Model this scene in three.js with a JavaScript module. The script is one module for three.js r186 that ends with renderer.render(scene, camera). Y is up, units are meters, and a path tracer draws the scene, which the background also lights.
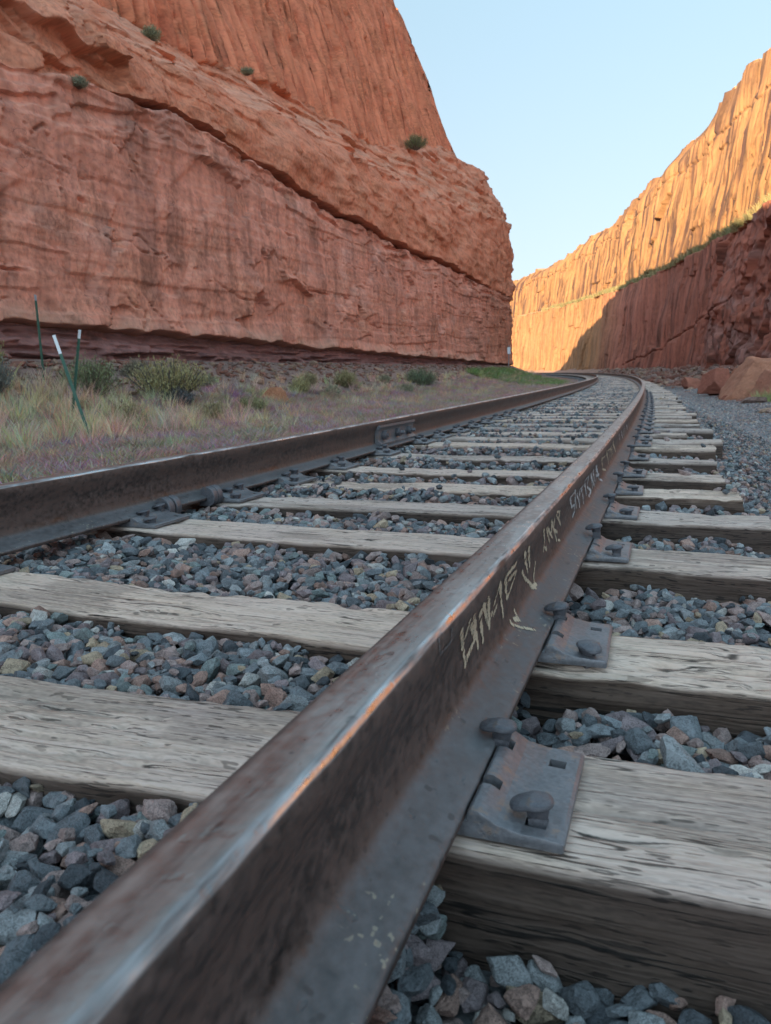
import * as THREE from 'three';
import { mergeGeometries, toCreasedNormals, mergeVertices } from 'three/addons/utils/BufferGeometryUtils.js';
import { createNoise2D, createNoise3D } from 'simplex-noise';
import { Brush, Evaluator, SUBTRACTION } from 'three-bvh-csg';

// ------------------------------------------------------------------ camera, exposure, sky, sun
// scene axes: x right of the track, y up, z = minus the distance forward. Origin: underside of the near rail beside the camera.
const scene = new THREE.Scene();
const camera = new THREE.PerspectiveCamera(67.47, 771 / 1024, 0.05, 3000);
camera.position.set(0.2539, 0.461, 0);
camera.rotation.order = 'YXZ';
camera.rotation.set(-0.1728, 0.3613, -0.0173);
camera.focus = 1.9;
camera.userData.fStop = camera.getFocalLength() / 2.6;      // a phone's small lens: about 2.6 mm across

const renderer = new THREE.WebGLRenderer({ antialias: true });
renderer.setSize(771, 1024);
renderer.toneMapping = THREE.LinearToneMapping;
renderer.toneMappingExposure = 8.6;
renderer.shadowMap.enabled = true;

const SUN_AZ = 24 * Math.PI / 180, SUN_EL = 12.5 * Math.PI / 180;   // low sun behind the left cliff, behind the camera
const sunDir = new THREE.Vector3(-Math.sin(SUN_AZ) * Math.cos(SUN_EL), Math.sin(SUN_EL), Math.cos(SUN_AZ) * Math.cos(SUN_EL));
{
  const W = 512, H = 256, data = new Float32Array(W * H * 4), d = new THREE.Vector3();
  for (let j = 0; j < H; j++) for (let i = 0; i < W; i++) {
    const v = (j + 0.5) / H, u = (i + 0.5) / W, lat = (v - 0.5) * Math.PI, lon = (u - 0.5) * 2 * Math.PI;
    d.set(Math.cos(lat) * Math.cos(lon), Math.sin(lat), Math.cos(lat) * Math.sin(lon));   // three's equirect layout
    const up = Math.max(d.y, 0.03), g = Math.acos(Math.min(1, Math.max(-1, d.dot(sunDir))));
    const air = (1 - Math.exp(-0.32 / up)) / (1 - Math.exp(-0.32));
    const glow = (1 + 10 * (Math.exp(-3 * g) - Math.exp(-3 * Math.PI / 2)) + 0.45 * Math.cos(g) ** 2);
    const L = 0.096 * Math.pow(air, 0.13) * glow;                                          // clear-sky luminance
    const pale = Math.min(1, Math.pow(1 - Math.min(1, Math.max(d.y, 0)), 3) * 0.6 + 0.3 * Math.exp(-2 * g) + 0.02);
    const k = (j * W + i) * 4;
    const c = [0.495 + 0.44 * pale, 0.775 + 0.17 * pale, 0.98];
    for (let q = 0; q < 3; q++) data[k + q] = d.y < -0.02 ? [0.16, 0.09, 0.06][q] : L * c[q];
    data[k + 3] = 1;
  }
  const sky = new THREE.DataTexture(data, W, H, THREE.RGBAFormat, THREE.FloatType);
  sky.mapping = THREE.EquirectangularReflectionMapping; sky.magFilter = sky.minFilter = THREE.LinearFilter; sky.needsUpdate = true;
  scene.background = sky; scene.environment = sky;
}
const sun = new THREE.DirectionalLight(new THREE.Color().setRGB(1, 0.79, 0.46), 2.0);
sun.position.copy(sunDir).multiplyScalar(200).add(new THREE.Vector3(-5, 0, -80));
sun.target.position.set(-5, 0, -80); scene.add(sun, sun.target);
sun.castShadow = true; sun.shadow.mapSize.set(4096, 4096); sun.shadow.radius = 1;
Object.assign(sun.shadow.camera, { left: -160, right: 160, top: 120, bottom: -120, near: 1, far: 600 });

// ------------------------------------------------------------------ helpers
function mulberry(a) { return () => { a |= 0; a = a + 0x6D2B79F5 | 0; let t = Math.imul(a ^ a >>> 15, 1 | a); t = t + Math.imul(t ^ t >>> 7, 61 | t) ^ t; return ((t ^ t >>> 14) >>> 0) / 4294967296; }; }
const rnd = mulberry(20240611);
const n2 = createNoise2D(mulberry(11)), n3 = createNoise3D(mulberry(12));
const clamp = (x, a = 0, b = 1) => Math.min(b, Math.max(a, x));
const mix = (a, b, t) => a + (b - a) * t;
const smooth = (a, b, x) => { const t = clamp((x - a) / (b - a)); return t * t * (3 - 2 * t); };
function fbm(x, y, o = 4) { let s = 0, a = 0.5; for (let i = 0; i < o; i++) { s += a * n2(x, y); x = x * 2.03 + 17.1; y = y * 2.03 - 9.7; a *= 0.5; } return s; }
function keys(table) { return (x) => { if (x <= table[0][0]) return table[0][1]; for (let i = 1; i < table.length; i++) if (x <= table[i][0]) { const [a, p] = table[i - 1], [b, q] = table[i]; return mix(p, q, (x - a) / (b - a)); } return table[table.length - 1][1]; }; }
const hash2 = (i, j, k = 0) => { let h = Math.imul(i, 374761393) ^ Math.imul(j, 668265263) ^ Math.imul(k, 2147483647 - 1274126177); h = Math.imul(h ^ h >>> 13, 1274126177); h ^= h >>> 16; h = Math.imul(h, 2246822519); return ((h ^ h >>> 15) >>> 0) / 4294967296; };
// broken rock facets: each cell of a jittered grid is a tilted plane of its own
function facets(u, v, k) {
  const iu = Math.floor(u), iv = Math.floor(v); let d1 = 9, bi = 0, bj = 0, bx = 0, by = 0;
  for (let a = -1; a < 2; a++) for (let b = -1; b < 2; b++) {
    const i = iu + a, j = iv + b, x = i + hash2(i, j, k), y = j + hash2(i, j, k + 1), d = Math.abs(u - x) + Math.abs(v - y) + 0.3 * Math.hypot(u - x, v - y);
    if (d < d1) { d1 = d; bi = i; bj = j; bx = x; by = y; }
  }
  return (hash2(bi, bj, k + 2) - 0.5) + (u - bx) * (hash2(bi, bj, k + 3) - 0.5) * 1.3 + (v - by) * (hash2(bi, bj, k + 4) - 0.5) * 1.3;
}
// periodic noise for tiling textures
function pnoise(x, y, px, py, k) {
  const xi = Math.floor(x), yi = Math.floor(y), fx = x - xi, fy = y - yi, sx = fx * fx * (3 - 2 * fx), sy = fy * fy * (3 - 2 * fy);
  const a = ((xi % px) + px) % px, b = (a + 1) % px, c = ((yi % py) + py) % py, d = (c + 1) % py;
  return mix(mix(hash2(a, c, k), hash2(b, c, k), sx), mix(hash2(a, d, k), hash2(b, d, k), sx), sy) * 2 - 1;
}
function pfbm(u, v, px, py, o, k) { let s = 0, a = 0.5; for (let i = 0; i < o; i++) { s += a * pnoise(u * px, v * py, px, py, k + i * 7); px *= 2; py *= 2; a *= 0.5; } return s; }
function texture(w, h, fn, srgb) {           // fn(u, v) -> [r, g, b] in 0..1 (linear unless srgb)
  const data = new Uint8Array(w * h * 4);
  for (let j = 0, k = 0; j < h; j++) for (let i = 0; i < w; i++, k += 4) {
    const c = fn((i + 0.5) / w, (j + 0.5) / h);
    for (let q = 0; q < 3; q++) data[k + q] = 255 * clamp(srgb ? Math.pow(clamp(c[q]), 1 / 2.2) : c[q]);
    data[k + 3] = 255;
  }
  const t = new THREE.DataTexture(data, w, h); t.wrapS = t.wrapT = THREE.RepeatWrapping; t.magFilter = THREE.LinearFilter; t.minFilter = THREE.LinearMipmapLinearFilter;
  t.generateMipmaps = true; if (srgb) t.colorSpace = THREE.SRGBColorSpace; t.needsUpdate = true; return t;
}
const names = {};
function numbered(n) { const k = names[n] = (names[n] ?? -1) + 1; return k ? `${n}_${String(k).padStart(3, '0')}` : n; }
function put(o, name, label, category, group, kind) {      // a top-level thing
  o.name = numbered(name); o.userData = {}; if (label) o.userData.label = label; if (category) o.userData.category = category; if (group) o.userData.group = group; if (kind) o.userData.kind = kind;
  scene.add(o); return o;
}
function part(parent, name, geometry, material) { const m = new THREE.Mesh(geometry, material); m.name = name; parent.add(m); return m; }
const rgb = (r, g, b) => new THREE.Color().setRGB(r, g, b);
const std = (o) => new THREE.MeshStandardMaterial({ roughness: 0.9, metalness: 0, ...o });
const ORD = ['first', 'second', 'third', 'fourth', 'fifth', 'sixth', 'seventh', 'eighth', 'ninth', 'tenth', 'eleventh', 'twelfth', 'thirteenth', 'fourteenth', 'fifteenth', 'sixteenth', 'seventeenth', 'eighteenth', 'nineteenth', 'twentieth'];
const ord = (i) => ORD[i] ?? `${i + 1}${['th', 'st', 'nd', 'rd'][(i + 1) % 100 > 10 && (i + 1) % 100 < 14 ? 0 : (i + 1) % 10] ?? 'th'}`;

// ------------------------------------------------------------------ the line of the track
const R = 454.5, GRADE = 0.0057;
function track(s, l = 0) {            // distance along the near rail, offset to its right -> x, z (z forward), heading
  const se = Math.min(s, 280), t = se > -2 ? (se + 2) / R : 0;
  let x = -R * (1 - Math.cos(t)), z = se > -2 ? -2 + R * Math.sin(t) : s;
  if (s > 280) { x -= Math.sin(t) * (s - 280); z += Math.cos(t) * (s - 280); }
  return { x: x + l * Math.cos(t), z: z + l * Math.sin(t), t };
}
const rise = (z) => GRADE * Math.max(z - 3, 0);
function lateral(x, z) {              // the reverse: (s, l)
  if (z < -2) return [z, x];
  const dx = x + R, dz = z + 2, r = Math.hypot(dx, dz), t = Math.atan2(dz, dx);
  return [t * R - 2, r - R];
}
const leftFoot = (z) => z < 54 ? -10.75 : z > 60 ? -12.2 - 0.21 * (z - 60) - 0.0011 * (z - 60) ** 2
  : (() => { const t = (z - 54) / 6, t2 = t * t, t3 = t2 * t; return -10.75 * (2 * t3 - 3 * t2 + 1) + -12.2 * (-2 * t3 + 3 * t2) + 6 * -0.21 * (t3 - t2); })();
const bedProfile = keys([[-40, -0.2], [-8, -0.3], [-3.6, -0.4], [-2.9, -0.34], [-2.15, -0.16], [-1.9, -0.15], [0.5, -0.17], [0.68, -0.2], [2.1, -0.82], [3.2, -0.9], [5.5, -0.75], [7.5, -0.3], [9.2, 0.5], [11, 1.2], [40, 1.2]]);
function groundY(x, z) {
  const [s, l] = lateral(x, z);
  let y = bedProfile(l);
  const dx = x - leftFoot(z);
  if (l < -2.5) {
    const talus = -0.33 + 1.2 * Math.pow(clamp(1 - (dx - 0.1) / 4.2), 1.5) * (z > 60 ? clamp(1 - (z - 60) / 15) : 1);
    y = Math.max(y, talus) + 0.05 * fbm(x * 0.7, z * 0.7, 3) * smooth(-2.6, -3.4, l);
  } else if (l > 2.6) y += 0.12 * fbm(x * 0.5, z * 0.5, 4) * smooth(2.6, 4, l);
  return y + rise(z);
}

// ------------------------------------------------------------------ ground
function pfacets(u, v, nx, ny, k) {
  u *= nx; v *= ny; const iu = Math.floor(u), iv = Math.floor(v); let d1 = 9, h = 0;
  for (let a = -1; a < 2; a++) for (let b = -1; b < 2; b++) {
    const i = ((iu + a) % nx + nx) % nx, j = ((iv + b) % ny + ny) % ny, x = iu + a + hash2(i, j, k), y = iv + b + hash2(i, j, k + 1), d = Math.abs(u - x) + Math.abs(v - y);
    if (d < d1) { d1 = d; h = hash2(i, j, k + 2) - 0.5 + (u - x) * (hash2(i, j, k + 3) - 0.5) * 1.2 + (v - y) * (hash2(i, j, k + 4) - 0.5) * 1.2; }
  }
  return h;
}
const rockBump = texture(1024, 1024, (u, v) => {
  const a = pfbm(u, v, 20, 20, 5, 3), c = pfbm(u, v, 130, 90, 2, 91), w = 0.012 * pfbm(u, v, 6, 6, 3, 51), lam = pfbm(u, v + w, 4, 56, 3, 111), f1 = pfacets(u + w, v + w, 9, 11, 131);
  const crack = smooth(0.95, 1, 1 - Math.abs(pfbm(u, v, 5, 9, 4, 61)) * 5) * smooth(0, 0.25, pfbm(u, v, 7, 7, 2, 71));
  const h = 0.5 + 0.10 * a + 0.12 * c + 0.11 * lam + 0.22 * f1 - 0.25 * crack; return [h, h, h];
});
const rockTint = texture(1024, 1024, (u, v) => {
  const a = pfbm(u, v, 6, 6, 6, 203), b = pfbm(u, v, 90, 60, 3, 243), dark = smooth(0.94, 1, 1 - Math.abs(pfbm(u, v, 5, 9, 4, 61)) * 5) * smooth(0, 0.25, pfbm(u, v, 7, 7, 2, 71));
  const k = 0.95 + 0.26 * a + 0.34 * b - 0.35 * dark; return [k, k * (1 + 0.05 * b), k * (1 + 0.09 * a)];
}, true);
const soilBump = texture(1024, 1024, (u, v) => { const a = pfbm(u, v, 40, 40, 4, 401), b = Math.max(0, pfbm(u, v, 90, 90, 2, 431)); const h = 0.4 + 0.3 * a + 0.6 * b; return [h, h, h]; });

function gridGeometry(nu, nv, fn, rows) {   // fn(i, j) -> {p:[x,y,zForward], c:[r,g,b], uv:[u,v]}; returns one geometry per span of rows, normals smooth across
  const P = new Float32Array(nu * nv * 3), C = new Float32Array(nu * nv * 3), U = new Float32Array(nu * nv * 2), N = new Float32Array(nu * nv * 3);
  for (let j = 0; j < nv; j++) for (let i = 0; i < nu; i++) {
    const k = j * nu + i, r = fn(i, j);
    P[k * 3] = r.p[0]; P[k * 3 + 1] = r.p[1]; P[k * 3 + 2] = -r.p[2]; C.set(r.c, k * 3); U.set(r.uv, k * 2);
  }
  const a = new THREE.Vector3(), b = new THREE.Vector3(), v = (k, o) => o.fromArray(P, k * 3);
  const q = [new THREE.Vector3(), new THREE.Vector3(), new THREE.Vector3(), new THREE.Vector3()];
  for (let j = 0; j < nv - 1; j++) for (let i = 0; i < nu - 1; i++) {
    const k = [j * nu + i, j * nu + i + 1, (j + 1) * nu + i + 1, (j + 1) * nu + i];
    k.forEach((kk, m) => v(kk, q[m])); a.subVectors(q[2], q[0]); b.subVectors(q[3], q[1]); a.cross(b);
    for (const kk of k) { N[kk * 3] += a.x; N[kk * 3 + 1] += a.y; N[kk * 3 + 2] += a.z; }
  }
  for (let k = 0; k < nu * nv; k++) { const l = Math.hypot(N[k * 3], N[k * 3 + 1], N[k * 3 + 2]) || 1; N[k * 3] /= l; N[k * 3 + 1] /= l; N[k * 3 + 2] /= l; }
  return (rows ?? [[0, nv - 1]]).map(([j0, j1]) => {
    const g = new THREE.BufferGeometry(), n = j1 - j0 + 1, cut = (A, w) => new THREE.BufferAttribute(A.slice(j0 * nu * w, (j1 + 1) * nu * w), w);
    g.setAttribute('position', cut(P, 3)); g.setAttribute('color', cut(C, 3)); g.setAttribute('uv', cut(U, 2)); g.setAttribute('normal', cut(N, 3));
    const I = new Uint32Array((nu - 1) * (n - 1) * 6); let t = 0;
    for (let j = 0; j < n - 1; j++) for (let i = 0; i < nu - 1; i++) { const k = j * nu + i; I[t++] = k; I[t++] = k + 1; I[t++] = k + nu; I[t++] = k + 1; I[t++] = k + nu + 1; I[t++] = k + nu; }
    g.setIndex(new THREE.BufferAttribute(I, 1)); return g;
  });
}
{
  const S = [], L = [];
  for (let s = -420; s < -6; s += 18) S.push(s);
  for (let s = -6; s < 60; s += s < 20 ? 0.2 : 0.4) S.push(s);
  for (let s = 60; s < 260; s += 2) S.push(s);
  for (let s = 260; s < 1100; s += 40) S.push(s);
  for (const l of [-380, -250, -150, -80, -40, -25, -18]) L.push(l);
  for (let l = -14; l < -2.2; l += 0.16) L.push(l);
  for (let l = -2.2; l < 3.3; l += 0.11) L.push(l);
  for (let l = 3.3; l < 12; l += 0.25) L.push(l);
  for (const l of [14, 20, 40, 80, 200, 500]) L.push(l);
  const [g] = gridGeometry(L.length, S.length, (i, j) => {
    const l = L[i], s = S[j], t = track(s, l), y = groundY(t.x, t.z);
    const a = fbm(t.x * 0.6, t.z * 0.6, 4), b = fbm(t.x * 3.1 + 9, t.z * 3.1, 3);
    let c = [0.27 + 0.08 * a + 0.06 * b, 0.145 + 0.035 * a + 0.04 * b, 0.105 + 0.02 * a + 0.03 * b];
    if (l < -2.6 && l > -14) { const k = 0.9 + 0.35 * b; c = [0.30 * k, 0.205 * k, 0.175 * k]; if (s > 56 && s < 130) c = [0.42 * k, 0.18 * k, 0.10 * k]; }
    const grey = smooth(-2.9, -2.5, l + 0.25 * a) * (1 - smooth(3.9, 4.6, l + 0.5 * a));
    const k = 0.8 + 0.5 * b; for (let q = 0; q < 3; q++) c[q] = mix(c[q], [0.15, 0.155, 0.16][q] * k, grey);
    return { p: [t.x, y, t.z], c: c.map((x) => Math.max(0.02, x)), uv: [t.x, t.z] };
  });
  put(new THREE.Mesh(g, std({ vertexColors: true, bumpMap: soilBump, bumpScale: 0.03, roughness: 0.97 })), 'ground', 'reddish dirt floor of the rock cut beside the track', null, null, 'structure');
}

// ------------------------------------------------------------------ the two cut walls
const rockMat = std({ vertexColors: true, bumpMap: rockBump, bumpScale: 0.035, map: rockTint, roughness: 0.95 });
rockMat.bumpMap = rockBump.clone(); rockMat.bumpMap.repeat.set(0.3, 0.3); rockMat.map = rockTint.clone(); rockMat.map.repeat.set(0.23, 0.23); rockMat.bumpMap.needsUpdate = rockMat.map.needsUpdate = true;
function drill(s, h, spacing) {        // half-barrels of blast holes drilled down a cut face: their depth in 0..1
  const k = Math.floor(s / spacing), c = (k + 0.5 + 0.35 * (hash2(k, 7) - 0.5)) * spacing + 0.05 * n2(k * 3.7, h * 0.35), d = Math.abs(s - c);
  return Math.max(0, 1 - (d / (spacing * 0.16)) ** 2) * smooth(-0.5, 0.1, n2(k * 9.1, h * 0.1 + 40));
}
function roughFace(s, h, amount) {      // tall ribs, breaks and chips of a blasted sandstone face
  const w = 0.25 * n2(s * 0.7, h * 0.25);
  const rib = fbm(s * 1.25 + w, h * 0.045, 4), fine = fbm(s * 5.2 + w * 2, h * 0.2, 3), chip = facets(s * 1.3 + w, h * 0.16, 31), chip2 = facets(s * 2.1 - w, h * 0.9, 37);
  const fis = smooth(0.72, 1, 1 - Math.abs(n2(s * 0.62 + w, h * 0.05 + 3)) * 2.6) * smooth(-0.3, 0.3, n2(s * 0.3, h * 0.06 + 9));
  return amount * (0.6 * rib + 0.24 * fine + 0.14 * chip + 0.03 * chip2 - 0.26 * drill(s, h, 0.83) - 0.6 * fis);
}
{
  const lip = (z) => clamp(1.58 - 0.0135 * (z - 10.4), 0.95, 1.62) + 0.10 * fbm(z * 0.5, 3.3, 3) + 0.05 * facets(z * 0.9, 0.5, 77);
  const crack0 = keys([[8, 5.75], [11, 5.9], [14.5, 6.42], [16.2, 6.62], [20, 6.36], [26, 6.02], [34, 5.8], [39, 5.95], [46, 5.68], [55, 5.5]]);
  const crack = (z) => crack0(z) + 0.09 * fbm(z * 0.55, 8.1, 4);
  const gap = (z) => Math.max(0.015, smooth(12.6, 15.2, z) * (1 - smooth(44, 49, z)) * (0.17 + 0.16 * fbm(z * 0.6, 21.4, 3)));
  const bandLip = keys([[8, 7.5], [15, 7.75], [24, 8.4], [30, 8.7], [38, 8.9], [46, 9.7], [52, 10.3], [60, 10.4]]);
  const uBase = keys([[8, 9.2], [17, 9.6], [22, 9.85], [26, 10.55], [34.6, 10.9], [39.4, 11.9], [48.8, 14.2], [56, 14.9]]);
  const Z = [];
  for (let z = -66; z < 8; z += 1.2) Z.push(z);
  for (let z = 8; z < 59.5; z += 0.045 + 0.0022 * (z - 8)) Z.push(z);
  for (let z = 59.5; z < 150; z += 1.3) Z.push(z);
  const segs = [['shale', 48], ['under', 5], ['face', 150], ['slot', 8], ['band', 60], ['bench', 44], ['upper', 150], ['top', 6]];
  const rows = []; for (const [n, k] of segs) for (let i = 0; i < k; i++) rows.push([n, i / (k - (n === 'top' ? 1 : 0))]);
  const start = {}; rows.forEach(([n], j) => { start[n] ??= j; });
  const cols = Z.map((z) => {
    const e = 0.05, dx = (leftFoot(z + e) - leftFoot(z - e)) / (2 * e), l = Math.hypot(dx, 1);
    return { z, x: leftFoot(z), nx: 1 / l, nz: -dx / l, lip: lip(z), crack: crack(z), gap: gap(z), band: bandLip(z) + 0.25 * fbm(z * 0.4, 2.2, 3), ub: uBase(z) + 0.22 * fbm(z * 0.35, 5.2, 3),
      low: z > 88 ? clamp(1 - (z - 88) / 62) : 1 };
  });
  const geos = gridGeometry(Z.length, rows.length, (i, j) => {
    const c = cols[i], z = c.z, [seg, t] = rows[j]; let h, b, d = 0, col;
    const nose = smooth(44, 52, z), top = 25 + 0.8 * fbm(z * 0.2, 4, 3);
    const F = c.lip, K = c.crack, inner = c.band, up = c.ub;
    const patch = fbm(z * 0.35, 1.7, 3);
    if (seg === 'shale') {
      h = mix(0.1, F - 0.06, t); const lay = Math.floor(h * 12 + 0.6 * n2(z * 0.25, h * 2)), led = hash2(lay, Math.floor(z * 0.8 + hash2(lay, 5) * 5), 3);
      b = 0.36 - 0.34 * led * smooth(1.15, 0.6, t) + 0.07 * fbm(z * 2, h * 7, 3) - 0.2 * (1 - t);
      const k = 0.7 + 0.65 * hash2(lay, 9) + 0.4 * fbm(z * 1.5, h * 9, 4); col = hash2(lay, 4) + 0.5 * fbm(z * 0.7, lay * 3, 2) > 0.7 ? [0.44 * k, 0.21 * k, 0.15 * k] : [0.29 * k, 0.145 * k, 0.13 * k];
    } else if (seg === 'under') { h = mix(F - 0.06, F, t); b = mix(0.36, 0.02, Math.sqrt(t)) + 0.05 * fbm(z * 2.2, h * 3, 3); col = [0.42, 0.22, 0.16]; }
    else if (seg === 'face' || seg === 'slot') {
      h = seg === 'face' ? mix(F, K - c.gap, t) : K - c.gap + c.gap * t;
      b = 0.02 + 0.012 * (h - 1) + 0.09 * smooth(K - 1.1, K - 0.1, h);
      if (seg === 'slot') b += 1.1 * Math.sin(Math.PI * clamp(t * 1.02)) * smooth(0.02, 0.1, c.gap);
      const w = 0.5 * fbm(z * 0.3, h * 0.3, 2) + 0.05 * fbm(z * 2.2, h * 2.2, 2), big = 0.2 * fbm(z * 0.1, h * 0.1, 2);
      const scar = smooth(0.02, 0.12, fbm(z * 0.2 + 3, h * 0.26 + 8, 2) + 0.04 + 0.34 * smooth(22, 10, z)), spall = 0.17 * facets(z * 0.36 + h * 0.3 + w, h * 0.5 - z * 0.1 + w, 5) * scar;
      const chips = 0.05 * facets(z * 1.1 + w + h * 0.3, h * 1.5, 15) * smooth(0.1, 0.22, fbm(z * 0.5 + 30, h * 0.6, 2)), grain = 0.007 * fbm(z * 3, h * 4, 3);
      const hb = h - 0.02 * (z - 20) + 0.12 * n2(z * 0.1, 2) + 0.03 * n2(z * 0.7, h), bq = Math.floor(hb * 2.6), strata = 0.07 * (hash2(bq, Math.floor(z * 0.12 + 5 * hash2(bq, 4)), 18) - 0.5) + 0.02 * (hash2(Math.floor(hb * 7.5), Math.floor(z * 0.3 + 3 * hash2(Math.floor(hb * 7.5), 2)), 19) - 0.5);
      const q = Math.floor((h - K) * 5.5 + 0.9 * n2(z * 0.16, 3) + 0.3 * n2(z * 0.9, h)), near = smooth(K - 1.5, K - 0.2, h);
      const beds = near * 0.21 * (hash2(q, Math.floor(z * 0.45 + hash2(q, 2) * 9), 8) - 0.35);
      const jk = Math.floor(z / 2.3), jz = (jk + 0.2 + 0.6 * hash2(jk, 61)) * 2.3 + 0.08 * n2(h * 0.9, jk * 3.1) + 0.03 * n2(h * 4, jk), joint = Math.max(0, 1 - Math.abs(z - jz) / (0.03 + 0.0016 * z)) * smooth(-0.1, 0.2, n2(jk * 5.3, h * 0.5));
      const roll = 0.16 * Math.exp(-(((h - F) / 0.3) ** 2)) * (0.5 + fbm(z * 0.6, 77, 2));
      d = big + spall + chips + grain + strata + beds - 0.08 * joint - 0.03 * drill(z, h, 1.45) + roll + nose * roughFace(z * 1.8, h, 0.36);
      const fr1 = Math.abs(n2(z * 0.16 + 0.25 * h + 0.12 * n2(z * 1.3, h * 1.3), h * 0.22 + 31)), fr2 = Math.abs(n2(z * 0.1, h * 0.55 + 0.06 * n2(z * 1.1, h * 2) + 77)), frac = Math.max(smooth(0.022, 0.004, fr1) * smooth(-0.1, 0.3, n2(z * 0.3 + 8, h * 0.5)), 0.7 * smooth(0.03, 0.006, fr2) * smooth(0, 0.4, n2(z * 0.25, h * 0.8 + 15)));
      d -= 0.13 * frac;
      if (seg === 'slot') d *= 0.6;
      const st = fbm(z * 1.4, h * 0.12, 4), f = fbm(z * 0.5 + 4, h * 0.9, 4), dust = smooth(0.15, 0.5, fbm(z * 0.24, h * 0.5 + z * 0.12, 4)), sp = fbm(z * 4, h * 4, 3), lin = smooth(0.72, 0.98, 1 - Math.abs(n2(z * 0.1, h * 1.5 + 0.4 * n2(z * 0.2, h * 0.4))));
      const drip = fbm(z * 5.5, h * 0.18 + 5, 3), k = 0.97 + 0.3 * st + 0.26 * f + 0.3 * sp + 0.16 * drip;
      const stain = 0.4 * smooth(0.18, 0.45, fbm(z * 1.0 + 7, h * 0.07, 4)) * smooth(-0.2, 0.3, fbm(z * 0.2, h * 0.3 + 90, 2)), ks = k * (1 - stain); col = [0.69 * ks, 0.285 * ks, 0.195 * ks];
      const a = 0.45 * dust + 0.2 * lin; col = [mix(col[0], 0.68 * k, a), mix(col[1], 0.37 * k, a), mix(col[2], 0.295 * k, a)];
      const white = smooth(0.42, 0.62, fbm(z * 2.6, h * 0.1 + 12, 3)) * smooth(-0.1, 0.4, fbm(z * 0.7, h * 0.5 + 60, 3)) * 0.3, pale = Math.exp(-(((h - F) / 0.28) ** 2)) * 0.55 * smooth(-0.3, 0.2, patch + 0.1);
      for (let m = 0; m < 3; m++) { col[m] = mix(col[m], [0.62, 0.43, 0.36][m], white); col[m] = mix(col[m], [0.56, 0.36, 0.265][m], pale); }
      if (nose > 0) { const e = nose * 0.7; col = [mix(col[0], 0.53 * k, e), mix(col[1], 0.2 * k, e), mix(col[2], 0.115 * k, e)]; }
      const buff = near * 0.4 * hash2(q, 6); for (let m = 0; m < 3; m++) col[m] = mix(col[m], [0.53, 0.3, 0.225][m] * k, buff);
    } else if (seg === 'band' || seg === 'bench') {
      const sb = 0.06 + 0.69 * Math.pow(t, 2.1), step = (x) => x;
      if (seg === 'band') { h = mix(K, inner, t); b = mix(0.06, mix(0.75, 0.35, nose), Math.pow(t, 2.1)); }
      else { h = mix(inner, up, t); const g0 = mix(0.75, 0.35, nose), fl = mix(2.75, 3.9, nose); b = mix(mix(g0, 2.75, Math.pow(t, 0.8)), t < 0.8 ? mix(g0, 2.0, t / 0.8) : mix(2.0, fl, (t - 0.8) / 0.2), nose); if (t > 0.8) h = mix(h, mix(inner, up, 0.86 + 0.14 * (t - 0.8) / 0.2), 0); }
      const w = 0.4 * fbm(z * 0.4, h * 0.4, 2), q = Math.floor(h * 5 + 0.8 * n2(z * 0.2, h * 0.3) + z * 0.1);
      const lay = 0.2 * (hash2(q, Math.floor(z * 0.5 + 7 * hash2(q, 1)), 12) - 0.5) * (seg === 'bench' ? 1.3 : 0.35);
      d = 0.3 * fbm(z * 0.25, h * 0.4 + 20, 3) + 0.14 * facets(z * 0.5 + w, h * 0.75 + w, 25) + 0.05 * facets(z * 1.6, h * 2.2, 35) + lay + 0.03 * fbm(z * 2.5, h * 3, 3) + nose * roughFace(z * 1.8, h, 0.4);
      const blockEdge = 14.55 + 0.12 * n2(h * 2, 4); d += smooth(blockEdge + 0.05, blockEdge - 0.05, z) * (0.36 * smooth(6.95, 7.02, h + 0.12 * n2(z * 0.9, 5)) * (1 - smooth(8.0, 8.6, h)) + 0.25 * facets(z * 0.7, h * 1.4, 44) - 0.25);
      const crackV = Math.max(0, 1 - Math.abs(z - 16.05 - 0.1 * n2(h, 2)) / 0.05) + Math.max(0, 1 - Math.abs(z - 40.3 - 0.1 * n2(h * 2, 5)) / 0.09); d -= 0.4 * crackV * (seg === 'band' ? 1 : 0);
      const k = 0.98 + 0.25 * fbm(z * 0.6, h * 1.2, 4) + 0.22 * fbm(z * 4, h * 4, 3), buff = seg === 'bench' ? 0.55 * smooth(-0.25, 0.3, fbm(z * 0.4, h * 1.1, 3) + 0.2 * (hash2(q, 3) - 0.5)) : 0.18 * smooth(0.1, 0.4, fbm(z * 0.5, h * 0.9, 3)) + 0.25 * smooth(15, 13.5, z);
      col = [mix(0.66, 0.68, buff) * k, mix(0.245, 0.37, buff) * k, mix(0.14, 0.255, buff) * k];
    } else if (seg === 'upper') {
      h = mix(up, top, t); b = mix(2.75, 3.9, nose) + mix(0.3, 0.4, nose) * (h - up);
      d = roughFace(z * 1.9, h, 0.56) + 0.3 * fbm(z * 0.12, h * 0.12, 2);
      const st = fbm(z * 3.2, h * 0.14, 4), k = 1 + 0.42 * st + 0.22 * fbm(z * 3, h * 2.4, 3), red = smooth(0.1, 0.5, fbm(z * 0.5, h * 0.35, 3));
      col = [mix(0.69, 0.60, red) * k, mix(0.235, 0.18, red) * k, mix(0.125, 0.095, red) * k];
    } else { h = top + 0.5 * t; b = mix(2.75, 3.9, nose) + mix(0.3, 0.4, nose) * (top - up) + t * t * 45; if (t > 0.99) h = -1; d = 0; col = [0.4, 0.2, 0.12]; }
    h = c.low < 1 ? h * c.low : h;
    const o = d - b;
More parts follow.
